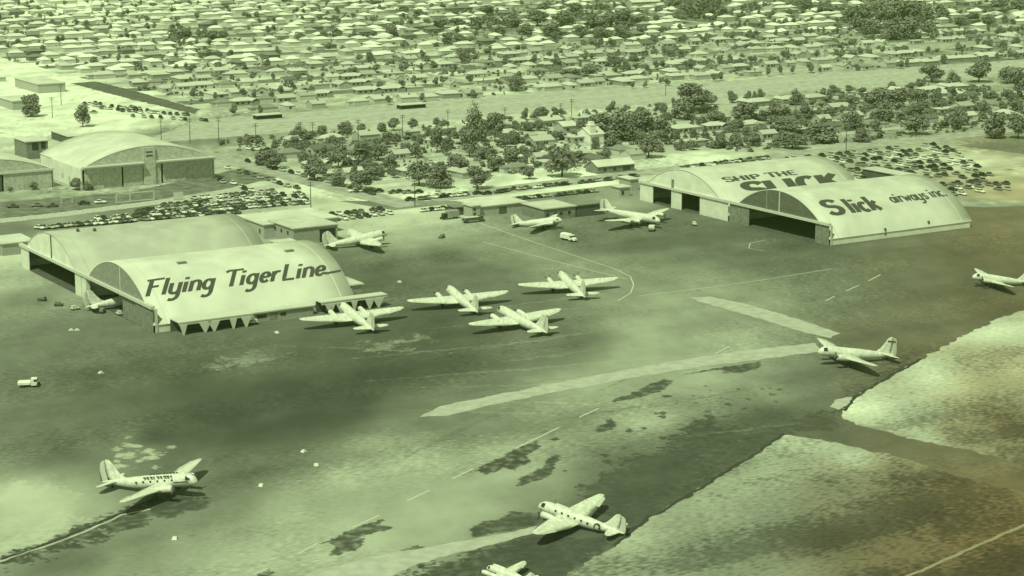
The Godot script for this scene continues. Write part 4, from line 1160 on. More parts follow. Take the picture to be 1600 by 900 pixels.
func airfield_buildings() -> void:
	var m := mats
	var turn := GRID
	# hangar at the left edge whose front faces the field
	var ha: Array = hangar("broad pale hangar with low arched roof and stepped central tower, left side", Vector2(-173.1, -815.8), turn, 58.0, 50.0, 16.0, 8.6, 9.0, m.roof_white, m.front_grey,
		[[1.0, 9.0, m.front_grey, 0.0], [9.2, 17.0, m.front_grey, 0.3], [17.6, 26.0, m.front_grey, 0.0], [31.5, 34.0, m.front_grey, 0.0], [34.8, 45.0, m.front_grey, 0.0], [45.2, 57.0, m.front_grey, 0.3]], [[26.2, 5.2, m.front_grey]], "hangars at the left edge")
	var st := begin()
	box(st, Vector3(26.2, 0, -0.6), Vector3(31.4, 15.2, 0.7))
	var tower := part("door_tower", st, m.front_grey, ha[0])
	for y in [11.5, 13.0]:
		st = begin()
		box(st, Vector3(27.4, y, 0.7), Vector3(30.2, y + 0.7, 0.76))
		part("louvre", st, m.wall_dark, tower)
	st = begin()
	box(st, Vector3(0.2, 9.02, 0.0), Vector3(26.0, 9.5, 2.6))
	part("canopy", st, m.white_paint, ha[0])
	st = begin()
	box(st, Vector3(31.6, 9.02, 0.0), Vector3(57.8, 9.5, 2.6))
	part("canopy", st, m.white_paint, ha[0])
	st = begin()
	box(st, Vector3(-0.3, 0, -35), Vector3(0.2, 8.6, -1.0))
	part("side_wall_face", st, m.gable_white, ha[0])
	for z in [-6.0, -14.0, -22.0]:
		st = begin()
		box(st, Vector3(-0.36, 2.0, z - 1.0), Vector3(-0.31, 4.0, z + 1.0))
		part("window", st, m.front_grey, ha[0])
	hangar("pale hangar cut off by the left edge of the scene", Vector2(-186.2, -823.9) - U * 58.0, turn, 58.0, 36.0, 13.5, 7.4, 7.8, m.roof_white, m.front_grey,
		[[1.0, 14.0, m.front_grey, 0.0], [14.2, 34.0, m.front_grey, 0.3], [37.0, 57.0, m.front_grey, 0.0]], [[34.2, 2.0, m.wall_dark]], "hangars at the left edge")
	building("storage_building", "tall boxy pale-roofed building behind the left hangars", "building", Vector2(-215.2, -900.4), 10.0, 16.0, 7.6, "flat", m.wall_grey, m.roof_white, [["near", 2.6, 3.8, 3.0, 3.4, "window", m.dark_glass], ["near", 6.8, 4.2, 2.0, 3.2, "window", m.dark_glass]])
	building("storage_shed", "low pale shed between the boxy building and the tower hangar", "shed", Vector2(-206.3, -947.2), 6.0, 24.0, 3.6, "flat", m.wall_dark, m.roof_white)
	building("warehouse", "long white flat-roofed warehouse near the left edge", "warehouse", Vector2(-267.6, -1154.8), 16.0, 40.0, 5.0, "flat", m.stucco, m.roof_white)
	building("warehouse", "white flat-roofed warehouse behind the leaning tree, far left", "warehouse", Vector2(-263.8, -1078.3), 12.0, 24.0, 4.5, "flat", m.stucco, m.roof_white)
	building("roadside_shed", "small pale-roofed shed at the extreme left beside the service road", "shed", Vector2(-171.8, -677.8), 11.0, 14.0, 4.0, "flat", m.stucco_grey, m.roof_white)
	# behind the left pair
	building("office_building", "grey flat-roofed office with dark doorway behind the lettered hangar", "office", Vector2(-75.6, -697.4), 17.0, 20.0, 5.6, "flat", m.stucco_grey, m.roof_silver,
		[["near", 10.0, 0.0, 6.2, 4.6, "doorway", m.black_void], ["left", 4.0, 3.0, 1.3, 1.3, "window", m.dark_glass], ["left", 9.0, 3.0, 1.3, 1.3, "window", m.dark_glass], ["left", 14.0, 3.0, 1.3, 1.3, "window", m.dark_glass]])
	building("workshop_annex", "white flat-roofed workshop joined to the rear of the grey office", "workshop", Vector2(-87.1, -708.2), 29.0, 22.0, 5.0, "flat", m.stucco, m.roof_white, [["left", 3.0, 1.6, 1.2, 1.6, "window", m.dark_glass]])
	building("lean_shed", "low white shed in the gap beside the office", "shed", Vector2(-80.6, -688.0), 7.0, 4.0, 2.4, "flat", m.stucco, m.roof_white)
	# between the two pairs
	building("terminal_building", "grey-walled flat-roofed terminal with four square windows", "terminal", Vector2(11.8, -745.3), 14.0, 15.0, 4.2, "flat", m.wall_grey, m.roof_silver,
		[["near", 1.0, 1.5, 1.2, 1.2, "window", m.dark_glass], ["near", 4.4, 1.5, 1.2, 1.2, "window", m.dark_glass], ["near", 7.0, 1.5, 1.2, 1.2, "window", m.dark_glass], ["near", 10.6, 1.5, 1.2, 1.2, "window", m.dark_glass]])
	building("storage_shed", "dark grey shed joined to the windowed terminal's right end", "shed", Vector2(11.8, -745.3) + U * 14.6, 12.0, 7.0, 4.2, "flat", m.wall_dark, m.wall_grey)
	building("service_building", "long white low building with one dark doorway beside the road", "building", Vector2(-12.2, -754.9), 21.0, 15.0, 3.4, "flat", m.stucco, m.roof_white, [["near", 8.6, 0.1, 3.4, 2.6, "doorway", m.wall_dark]])
	building("guard_house", "small white block with stacked dark windows beside the long trailer", "building", Vector2(-15.0, -752.1), 3.6, 6.0, 4.2, "flat", m.stucco, m.roof_white, [["near", 0.8, 2.4, 0.9, 1.1, "window", m.dark_glass], ["near", 0.8, 0.5, 1.0, 1.2, "window", m.dark_glass]])
	building("storage_shed", "dark grey shed between the delivery van and the white block", "shed", Vector2(-21.1, -756.2), 5.4, 6.0, 3.0, "flat", m.wall_dark, m.wall_grey)
	building("service_hut", "small white hut beside the left end of the block-lettered hangar", "hut", Vector2(42.5, -798.5), 5.0, 6.0, 3.6, "flat", m.stucco, m.roof_white, [["near", 1.0, 0.8, 1.0, 1.6, "window", m.dark_glass]])
	building("service_hut", "white hut set against the block-lettered hangar's far corner", "hut", Vector2(47.6, -814.2), 4.0, 8.0, 4.4, "flat", m.stucco, m.roof_white)
	building("parts_store", "long grey-roofed store with dark wall amid the rear car park", "store", Vector2(161.5, -823.9), 7.0, 28.0, 3.8, "flat", m.wall_dark, m.roof_silver)
	building("ranch_house", "long low white-roofed ranch house beside the airport road", "house", Vector2(36.3, -857.8), 19.0, 9.0, 3.0, "gable", m.wall_grey, m.roof_white, [["near", 3.0, 0.8, 1.6, 1.4, "window", m.dark_glass], ["near", 8.0, 0.8, 1.6, 1.4, "window", m.dark_glass], ["near", 13.0, 0.6, 4.0, 1.7, "window", m.dark_glass]])
	var ch := building("chapel", "white chapel with a square tower in front of the dark grove", "chapel", Vector2(36.5, -951.5), 8.0, 12.0, 4.0, "gable", m.gable_white, m.roof_white)
	st = begin()
	box(st, Vector3(-3.6, 0, 2.0), Vector3(-0.4, 8.2, 5.6))
	box(st, Vector3(-3.8, 8.2, 1.8), Vector3(-0.2, 8.5, 5.8))
	box(st, Vector3(-3.1, 8.5, 2.5), Vector3(-0.9, 9.8, 5.1))
	part("tower", st, m.gable_white, ch)
	building("white_gable_house", "white gabled house alone between two poles, left of the grove", "house", Vector2(24.8, -987.3), 8.0, 8.0, 3.2, "gable", m.stucco, m.roof_white, [["near", 2.0, 0.9, 1.4, 1.3, "window", m.dark_glass]])
	building("long_white_hall", "long white hall left of the blackest trees at the top", "hall", Vector2(105.2, -1802.3), 30.0, 12.0, 5.0, "gable", m.stucco, m.roof_white)
	building("long_shed", "long white-roofed shed with black open side under the rail strip", "shed", Vector2(-58.7, -1081.0), 15.0, 5.0, 2.0, "flat", m.black_void, m.roof_white)
	building("long_shed", "long white shed with dark near side at the drainage strip's end", "shed", Vector2(-129.8, -1038.4), 14.0, 5.0, 1.9, "flat", m.black_void, m.roof_white)
	building("round_roofed_hut", "pale round-roofed hut, left one of two near the right edge", "hut", Vector2(239.1, -1139.2), 5.0, 9.0, 1.6, "arch", m.stucco, m.roof_white)
	building("round_roofed_hut", "pale round-roofed hut, right one of two near the right edge", "hut", Vector2(248.7, -1139.2), 5.0, 9.0, 1.6, "arch", m.stucco, m.roof_white)

func settle(t: Node3D, mid: Vector2, heading: float, p: Dictionary) -> void:
	var a := deg_to_rad(heading)
	t.position = g3(mid)
	t.rotation.y = a

func aircraft() -> void:
	var c46 := {"called": "twin_engine_airliner", "len": 23.3, "span": 32.9, "rad": 1.4, "axle": 3.0, "pitch": 0.17, "engines": [4.7], "engine_r": 0.76, "fin": 4.8, "tail": 1.0, "dihedral": 0.085, "windows": 0, "skin": mats.skin_white, "control": mats.control_fabric}
	var c47 := c46.duplicate()
	c47.merge({"len": 19.7, "span": 29.0, "rad": 1.22, "axle": 2.5, "pitch": 0.19, "engines": [3.0], "engine_r": 0.66, "fin": 3.5, "tail": 0.82, "dihedral": 0.1}, true)
	var c54 := c46.duplicate()
	c54.merge({"called": "four_engine_airliner", "len": 28.6, "span": 35.8, "rad": 1.42, "axle": 3.3, "pitch": 0.0, "engines": [4.9, 9.4], "engine_r": 0.62, "fin": 3.9, "tail": 1.1, "dihedral": 0.11}, true)
	var light := c46.duplicate()
	light.merge({"called": "light_twin_airplane", "len": 10.6, "span": 15.0, "rad": 0.72, "axle": 1.6, "pitch": 0.14, "engines": [1.9], "engine_r": 0.45, "fin": 1.7, "tail": 0.5}, true)
	var near46 := c46.duplicate()
	near46.merge({"windows": 6}, true)
	var near47 := c47.duplicate()
	near47.merge({"windows": 6}, true)
	var silver := c46.duplicate()
	silver.merge({"skin": mats.skin_silver}, true)
	var fore := airliner("white twin-engine airliner with dark fuselage writing, alone at lower left", near46)
	settle(fore, Vector2(-74.5, -415.6), -20.3, near46)
	for i in 9: fuselage_mark(fore, near46, "fuselage_lettering", -2.6 + i * 0.82, -2.6 + i * 0.82 + [0.6, 0.5, 0.62, 0.3, 0.6, 0.46, 0.62, 0.55, 0.4][i], 1.18 - 0.05 * (i % 2), 1.5, mats.letter_paint)
	fuselage_mark(fore, near46, "fuselage_stripe", 4.5, 8.0, -0.12, 0.02, mats.letter_paint)
	var rnd := airliner("silver twin-engine transport with a dark star disc on its rear fuselage", near47)
	settle(rnd, Vector2(11.9, -393.8), 150.0, near47)
	var fus: Node3D = rnd.get_node("fuselage")
	var kk := 19.7 / 23.3
	var xf := Transform3D(Basis(Vector3.BACK, near47.pitch), Vector3(1.5 * kk - 1.5 * kk * cos(near47.pitch), -1.5 * kk * sin(near47.pitch), 0))
	for side in [-1.0, 1.0]:
		var c := Vector3(-7.0 * kk, near47.axle + 0.32, side * 0.66)
		var st := begin()
		tube(st, c, c + Vector3(0, 0, side * 0.30), 0.75, 0.75, 20, xf)
		var disc := part("roundel", st, mats.letter_paint, fus)
		st = begin()
		for i in 5:
			var w := PI / 2.0 + TAU * i / 5.0
			var v := TAU / 10.0
			var z := Vector3(0, 0, side * 0.33)
			quad(st, xf * (c + z), xf * (c + z + Vector3(cos(w - v), sin(w - v), 0) * 0.3), xf * (c + z + Vector3(cos(w), sin(w), 0) * 0.62), xf * (c + z + Vector3(cos(w + v), sin(w + v), 0) * 0.3))
		part("star", st, mats.white_paint, disc)
	settle(airliner("white twin-engine airliner parked tail outwards beside the lettered hangar's sheds", c46), Vector2(-45.8, -575.3), 118.7, c46)
	settle(airliner("white twin-engine airliner on the middle apron, leftmost of its cluster of three", c46), Vector2(-15.9, -598.8), 114.4, c46)
	settle(airliner("white twin-engine airliner on the middle apron, nearest the camera of its cluster of three", c46), Vector2(1.3, -571.1), 127.0, c46)
	settle(airliner("white twin-engine airliner on the middle apron, rightmost and farthest of its cluster of three", c46), Vector2(17.6, -620.3), 108.5, c46)
	settle(airliner("white twin-engine airliner with its tail against the grey office doorway", c46), Vector2(-51.5, -695.1), 23.0, c46)
	settle(airliner("small silver airliner in front of the windowed terminal", c47), Vector2(11.0, -730.0), -20.5, c47)
	settle(airliner("long white four-engine airliner left of the block-lettered hangar's doors", c54), Vector2(44.9, -736.4), -43.0, c54)
	var rp := airliner("white twin-engine airliner with striped fin at the end of the concrete strip", c46)
	settle(rp, Vector2(89.4, -529.2), 198.0, c46)
	var st3 := begin()
	box(st3, Vector3(-12.9, 7.25, -0.2), Vector3(-10.6, 7.6, 0.2), Transform3D(Basis(Vector3.BACK, 0.17), Vector3(0.02, -0.25, 0)))
	part("fin_stripe", st3, mats.letter_paint, rp.get_node("tail_fin"))
	settle(airliner("silver twin-engine airliner entering at the right edge of the field", c47), Vector2(151.3, -628.2), 190.0, c47)
	settle(airliner("white airliner with its nose inside the mouth of the lettered hangar", c46), Vector2(-125.5, -593.0) + Vector2(cos(0.42), -sin(0.42)) * 13.0, 24.0, c46)
	settle(airliner("small twin airplane cut off by the bottom edge of the scene", light), Vector2(-4.9, -364.7) - Vector2(cos(2.58), -sin(2.58)) * 4.3, 148.0, light)

func house_row(a0: float, a1: float, b: float, step: float, protos: Array, where: String, sd: int, skip: float, spots: Array) -> void:
	var n := int((a1 - a0) / step)
	var row := []
	for i in n:
		rng.seed = sd * 1000 + i
		var a := a0 + step * (i + 0.5) + rng.randf_range(-1.5, 1.5)
		var loose := 4.0 if b > -330.0 else 10.0
		var p := world(a + rng.randf_range(-2.0, 2.0), b + rng.randf_range(-loose, loose) + 5.0 * sin(a / 60.0 + b))
		var pick := rng.randi() % protos.size()
		var flip := rng.randf() < 0.5
		if rng.randf() < skip or not in_view(p): continue
		if absf(fposmod(a + 46.0 + 10.0, 190.0) - 10.0) < 9.0 and b < -205.0: continue
		row.append([p, pick, (PI if flip else 0.0) + (PI / 2.0 if rng.randf() < 0.3 else 0.0) + rng.randf_range(-0.08, 0.08), rng.randf_range(0.62, 1.02)])
	row.sort_custom(func(p, q): return px_left(p[0]) < px_left(q[0]))
	for i in row.size():
		spots.append([row[i][0], row[i][1], row[i][2], "%s, %s from left in %s" % ["%s", ordinal(i + 1), where], where, row[i][3]])

func town_houses() -> void:
	var protos := []
	var words := []
	for i in 12:
		var kind: int = [0, 1, 2, 3, 4, 0, 2, 1, 0, 3, 2, 1][i]
		var r: int = [0, 1, 0, 2, 0, 0, 1, 0, 3, 1, 0, 4][i]
		protos.append(make_house(kind, mats["house_wall_%d" % [0, 1, 2, 0, 1, 0, 1, 0, 0, 1, 2, 1][i]], mats["house_roof_%d" % r], "x", ""))
		words.append(["white", "pale", "light grey", "grey", "dark"][r] + " " + ["hip-roofed bungalow", "gabled bungalow", "L-shaped bungalow", "square gabled house", "flat-roofed bungalow"][kind])
	var spots := []
	house_row(-92, 60, 28, 21, protos, "the houses beside the airport road", 1, 0.3, spots)
	house_row(-92, 330, 8, 22, protos, "the second row behind the road", 2, 0.25, spots)
	house_row(-92, 330, -28, 20, protos, "the third row behind the road", 3, 0.25, spots)
	house_row(-92, 360, -58, 20, protos, "the second row below the rail strip", 4, 0.25, spots)
	house_row(-92, 380, -94, 20, protos, "the row along the rail strip", 5, 0.25, spots)
	for k in 24:
		var b := -236.0 - 74.0 * (k / 2) + (17.0 if k % 2 == 0 else -19.0)
		house_row(-36.0 if k < 14 else -420.0, 980.0, b, 13.6, protos, "the %s row past the rail strip" % ordinal(k + 1), 10 + k, 0.15, spots)
	for k in 5: house_row(-300, -74, -400 - 36 * k, 17, protos, "the %s row beyond the warehouses" % ordinal(k + 1), 70 + k, 0.32, spots)
	house_row(-420, -75, -640, 22, protos, "the pale upper left row", 60, 0.4, spots)
	house_row(-420, -75, -560, 26, protos, "the sparse upper left row", 61, 0.5, spots)
	var extra := []
	for i in spots.size():
		var s: Array = spots[i]
		var turn: float = GRID + s[2]
		if i < 300:
			var c := copy(protos[s[1]], "bungalow", s[3] % words[s[1]], g3(s[0]), turn)
			c.set_meta("group", "bungalows in " + s[4])
			c.scale = Vector3(s[5], 0.85, s[5])
		else:
			extra.append([Transform3D(Basis(Vector3.UP, turn).scaled(Vector3(s[5], 0.85, s[5])), g3(s[0])), s[1]])
	# the farthest rows, too many and too small to pick apart: one object
	var far := MultiMesh.new()
	far.transform_format = MultiMesh.TRANSFORM_3D
	far.use_colors = true
	var fm := ArrayMesh.new()
	var st := begin()
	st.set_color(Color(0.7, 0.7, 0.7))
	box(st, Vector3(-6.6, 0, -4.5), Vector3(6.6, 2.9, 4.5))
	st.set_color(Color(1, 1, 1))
	var e := [Vector3(-7, 3, -4.8), Vector3(7, 3, -4.8), Vector3(7, 3, 4.8), Vector3(-7, 3, 4.8)]
	var r0 := Vector3(-2.4, 5.0, 0)
	var r1 := Vector3(2.4, 5.0, 0)
	quad(st, e[3], r0, r1, e[2])
	quad(st, e[1], r1, r0, e[0])
	tri(st, e[0], r0, e[3])
	tri(st, e[2], r1, e[1])
	quad(st, e[0], e[3], e[2], e[1])
	var hm := StandardMaterial3D.new()
	hm.vertex_color_use_as_albedo = true
	hm.roughness = 0.9
	fm = done(st, hm)
	far.mesh = fm
	far.instance_count = extra.size()
	for i in extra.size():
		far.set_instance_transform(i, extra[i][0])
		var v: float = [0.68, 0.58, 0.66, 0.46, 0.68, 0.66, 0.58, 0.66, 0.3, 0.56, 0.68, 0.17][extra[i][1]]
		far.set_instance_color(i, Color(v, v, v))
	var o := MultiMeshInstance3D.new()
	o.name = "far_houses"
	o.multimesh = far
	add_child(o, true)
	tag(o, "far rows of small pale houses filling the top of the view", "houses", "", "stuff")
	for p in protos:
		remove_child(p)
		p.free()
	used["bungalow"] = used["bungalow"]

func vegetation() -> void:
	make_trees()
	grove([[-34, -922, 7.6, 12.5], [-19, -908, 8.6, 13.4], [-17, -956, 10.8, 17.2], [-8, -956, 9.6, 14.1], [-38, -827, 12.0, 11.2], [-29, -821, 10.4, 9.5], [-23, -861, 9.8, 8.3], [-14, -819, 10.4, 9.5], [0, -876, 8.3, 8.5], [7, -844, 6.4, 5.4], [6, -908, 4.3, 4.7], [-43, -906, 5.7, 7.6], [21, -851, 15.0, 12.6], [-3, -939, 5.9, 6.6]], "around the houses by the road bend")
	grove([[-75, -876, 9.9, 10.2], [-66, -887, 11.2, 10.3], [-59, -898, 10.2, 7.5], [-103, -872, 11.0, 8.4], [-109, -883, 7.2, 5.7], [-82, -841, 10.6, 9.8], [-71, -827, 6.8, 6.9], [-61, -817, 9.3, 7.9], [-100, -935, 5.3, 6.0], [-53, -876, 6.6, 5.1]], "between the parked cars and the rail strip")
	grove([[41, -969, 15.2, 12.4], [50, -960, 16.9, 14.2], [61, -969, 14.0, 14.3], [61, -906, 12.0, 10.5], [71, -965, 9.1, 11.1], [95, -1067, 20.1, 15.7], [88, -1041, 13.7, 12.0], [102, -1021, 11.5, 7.2], [118, -1031, 14.9, 9.9], [64, -1016, 7.7, 9.8], [78, -1051, 4.6, 7.4], [45, -922, 10.5, 7.1], [34, -978, 8.0, 8.2]], "in the dark grove behind the chapel")
	grove([[153, -1101, 9.0, 8.5], [134, -1026, 14.8, 9.2], [150, -1041, 9.8, 7.3], [177, -1084, 10.2, 6.9], [194, -1084, 13.6, 11.1], [205, -1089, 13.7, 10.5], [219, -1098, 10.3, 9.1], [228, -1101, 8.3, 7.0], [208, -1051, 9.9, 7.4], [131, -978, 15.4, 8.8], [146, -956, 16.8, 9.8], [167, -1001, 11.3, 9.6], [188, -1031, 11.7, 10.6], [195, -983, 13.6, 9.5], [219, -1001, 9.4, 11.6], [230, -969, 12.2, 13.1], [241, -969, 11.0, 12.4], [281, -1136, 12.8, 16.7], [292, -1207, 13.6, 10.0], [277, -1214, 16.0, 12.4], [259, -1201, 9.8, 7.7], [249, -1214, 16.7, 10.1], [129, -935, 12.9, 7.8], [119, -974, 9.2, 6.9], [109, -992, 9.4, 6.4], [165, -956, 7.8, 5.5]], "in the leafy quarter behind the right hangars")
	grove([[144, -1709, 15.9, 14.1], [153, -1696, 19.0, 17.2], [166, -1709, 15.9, 14.1], [141, -1780, 16.6, 11.3], [86, -1583, 19.7, 16.1], [73, -1572, 17.6, 14.0], [62, -1583, 16.7, 13.1], [40, -1595, 19.8, 14.2], [20, -1619, 20.1, 13.4], [0, -1607, 18.0, 11.2], [-27, -1595, 16.9, 9.1], [-15, -1607, 15.0, 9.2], [-42, -1595, 14.9, 8.1], [-55, -1595, 14.9, 9.1], [-46, -1464, 11.0, 8.4], [279, -1632, 18.3, 16.6], [290, -1619, 20.1, 20.6], [300, -1607, 22.0, 22.4], [315, -1619, 20.1, 20.6], [330, -1644, 15.3, 15.6], [275, -1670, 15.6, 11.7], [372, -1607, 13.0, 11.2], [368, -1644, 12.3, 9.4], [264, -1737, 16.2, 9.9], [254, -1780, 16.6, 9.0], [245, -1795, 13.4, 8.0], [160, -1810, 22.5, 13.8], [173, -1795, 22.3, 13.6], [134, -1644, 13.3, 10.4], [173, -1683, 13.6, 10.7], [259, -1538, 16.3, 13.7], [265, -1516, 16.1, 13.5], [276, -1495, 16.8, 14.3], [291, -1506, 16.9, 14.4], [309, -1527, 14.3, 11.6], [350, -1683, 15.7, 12.8], [29, -1527, 14.3, 9.7], [50, -1516, 14.2, 9.6], [63, -1495, 15.8, 9.5], [80, -1506, 14.1, 9.6], [10, -1538, 13.4, 8.8], [-10, -1527, 12.4, 7.8], [101, -1619, 14.1, 10.3], [420, -1780, 22.1, 10.2], [430, -1751, 19.6, 11.1], [347, -1595, 12.9, 9.1], [-76, -1683, 12.6, 8.5], [-92, -1737, 11.9, 7.7], [-21, -1723, 15.0, 8.7], [27, -1751, 16.3, 10.0], [54, -1737, 16.2, 9.9]], "among the dark clumps along the top")
	grove([[-240, -1464, 13.7, 12.1], [-233, -1469, 12.8, 11.2], [-217, -1485, 13.9, 7.6], [-210, -1495, 9.3, 6.7], [-88, -1511, 10.4, 9.6], [-127, -1485, 10.2, 10.4], [-152, -1475, 9.2, 7.5], [-137, -1495, 8.4, 6.7], [-37, -1445, 11.7, 9.2], [-32, -1328, 9.9, 9.3], [-92, -1320, 5.8, 8.4], [-248, -1051, 11.9, 12.1], [-213, -1011, 8.3, 11.7], [-212, -1235, 3.1, 3.2], [2, -1167, 9.5, 9.0], [35, -1228, 13.8, 7.1], [47, -1246, 11.7, 7.2], [18, -1265, 9.5, 5.6], [65, -1304, 12.2, 7.5], [81, -1257, 9.4, 6.4], [104, -1167, 4.4, 3.7], [28, -1296, 9.7, 6.6], [78, -1320, 8.2, 5.9]], "among the pale rows beyond the rail strip")
	grove([[-176, -817, 5.7, 4.7], [-171, -816, 4.6, 3.2], [-193, -817, 3.6, 3.2], [-201, -811, 2.6, 2.1]], "on the grass before the left hangars")
	# smaller garden trees behind the houses
	var spots := []
	for i in 2100:
		rng.seed = 7000 + i
		var k := rng.randi() % 24
		var b := -236.0 - 74.0 * (k / 2) + (32.0 if k % 2 == 0 else -34.0) + rng.randf_range(-10, 8)
		if i < 260: b = [18.0, -10.0, -44.0, -76.0, -112.0][i % 5] + rng.randf_range(-5, 5)
		var a := rng.randf_range(-40.0, 960.0) if i >= 260 else rng.randf_range(-88.0, 360.0)
		var p := world(a, b)
		if i >= 260 and p.x < 120.0 + p.y * 0.05 and rng.randf() < 0.5: continue
		var row := "behind the %s row past the rail strip" % ordinal(k + 1) if i >= 260 else "in gardens %s" % ["along the airport road", "behind the second road row", "in the middle of the near quarter", "by the rail strip", "at the rail strip's edge"][i % 5]
		if in_view(p): spots.append([p.x, p.y, rng.randf_range(3.0, 7.5 if i < 260 else 6.2), rng.randf_range(3.0, 6.5), row])
	spots.sort_custom(func(p, q): return p[1] > q[1])
	var near: Array = spots.slice(0, 292 - tree_count)
	var rest: Array = spots.slice(292 - tree_count)
	var rows := {}
	for s in near:
		if not rows.has(s[4]): rows[s[4]] = []
		rows[s[4]].append(s)
	for key in rows: grove(rows[key], key)
	for s in rest: tree(Vector2(s[0], s[1]), s[2], s[3], "", "")
	var mm := MultiMesh.new()
	mm.transform_format = MultiMesh.TRANSFORM_3D
	mm.mesh = tree_kinds[1][0]
	mm.instance_count = tree_copies.size()
	for i in tree_copies.size(): mm.set_instance_transform(i, tree_copies[i])
	var o := MultiMeshInstance3D.new()
	o.name = "far_trees"
	o.multimesh = mm
	add_child(o, true)
	tag(o, "far garden trees scattered between the small pale houses", "trees", "", "stuff")

func shrubs() -> void:
	var at := []
	var tones := []
	var n := FastNoiseLite.new()
	n.seed = 5
	n.frequency = 0.006
	for i in 11000:
		rng.seed = 20000 + i
		var near := i < 1900
		var b := rng.randf_range(-125.0, 38.0) if near else rng.randf_range(-1080.0, -214.0)
		var a := rng.randf_range(-92.0, 380.0) if near else rng.randf_range(-420.0 if b < -520.0 else -40.0, 980.0)
		var p := world(a, b)
		if not in_view(p) or n.get_noise_2d(p.x, p.y * 0.7) < -0.12: continue
		var w := rng.randf_range(1.4, 4.6 if rng.randf() < 0.85 else 7.5)
		at.append(Transform3D(Basis(Vector3.UP, rng.randf() * TAU).scaled(Vector3(w, rng.randf_range(1.0, 3.0) * (0.7 + w * 0.1), w)), g3(p, -0.3)))
		tones.append(rng.randf_range(0.6, 1.3))
	scatter("garden_shrubs", "low dark shrubs and hedges dotted between the small houses", "shrubs", leaf_cloud(91, 6, 26, 0.11, 0.9), at, tones)

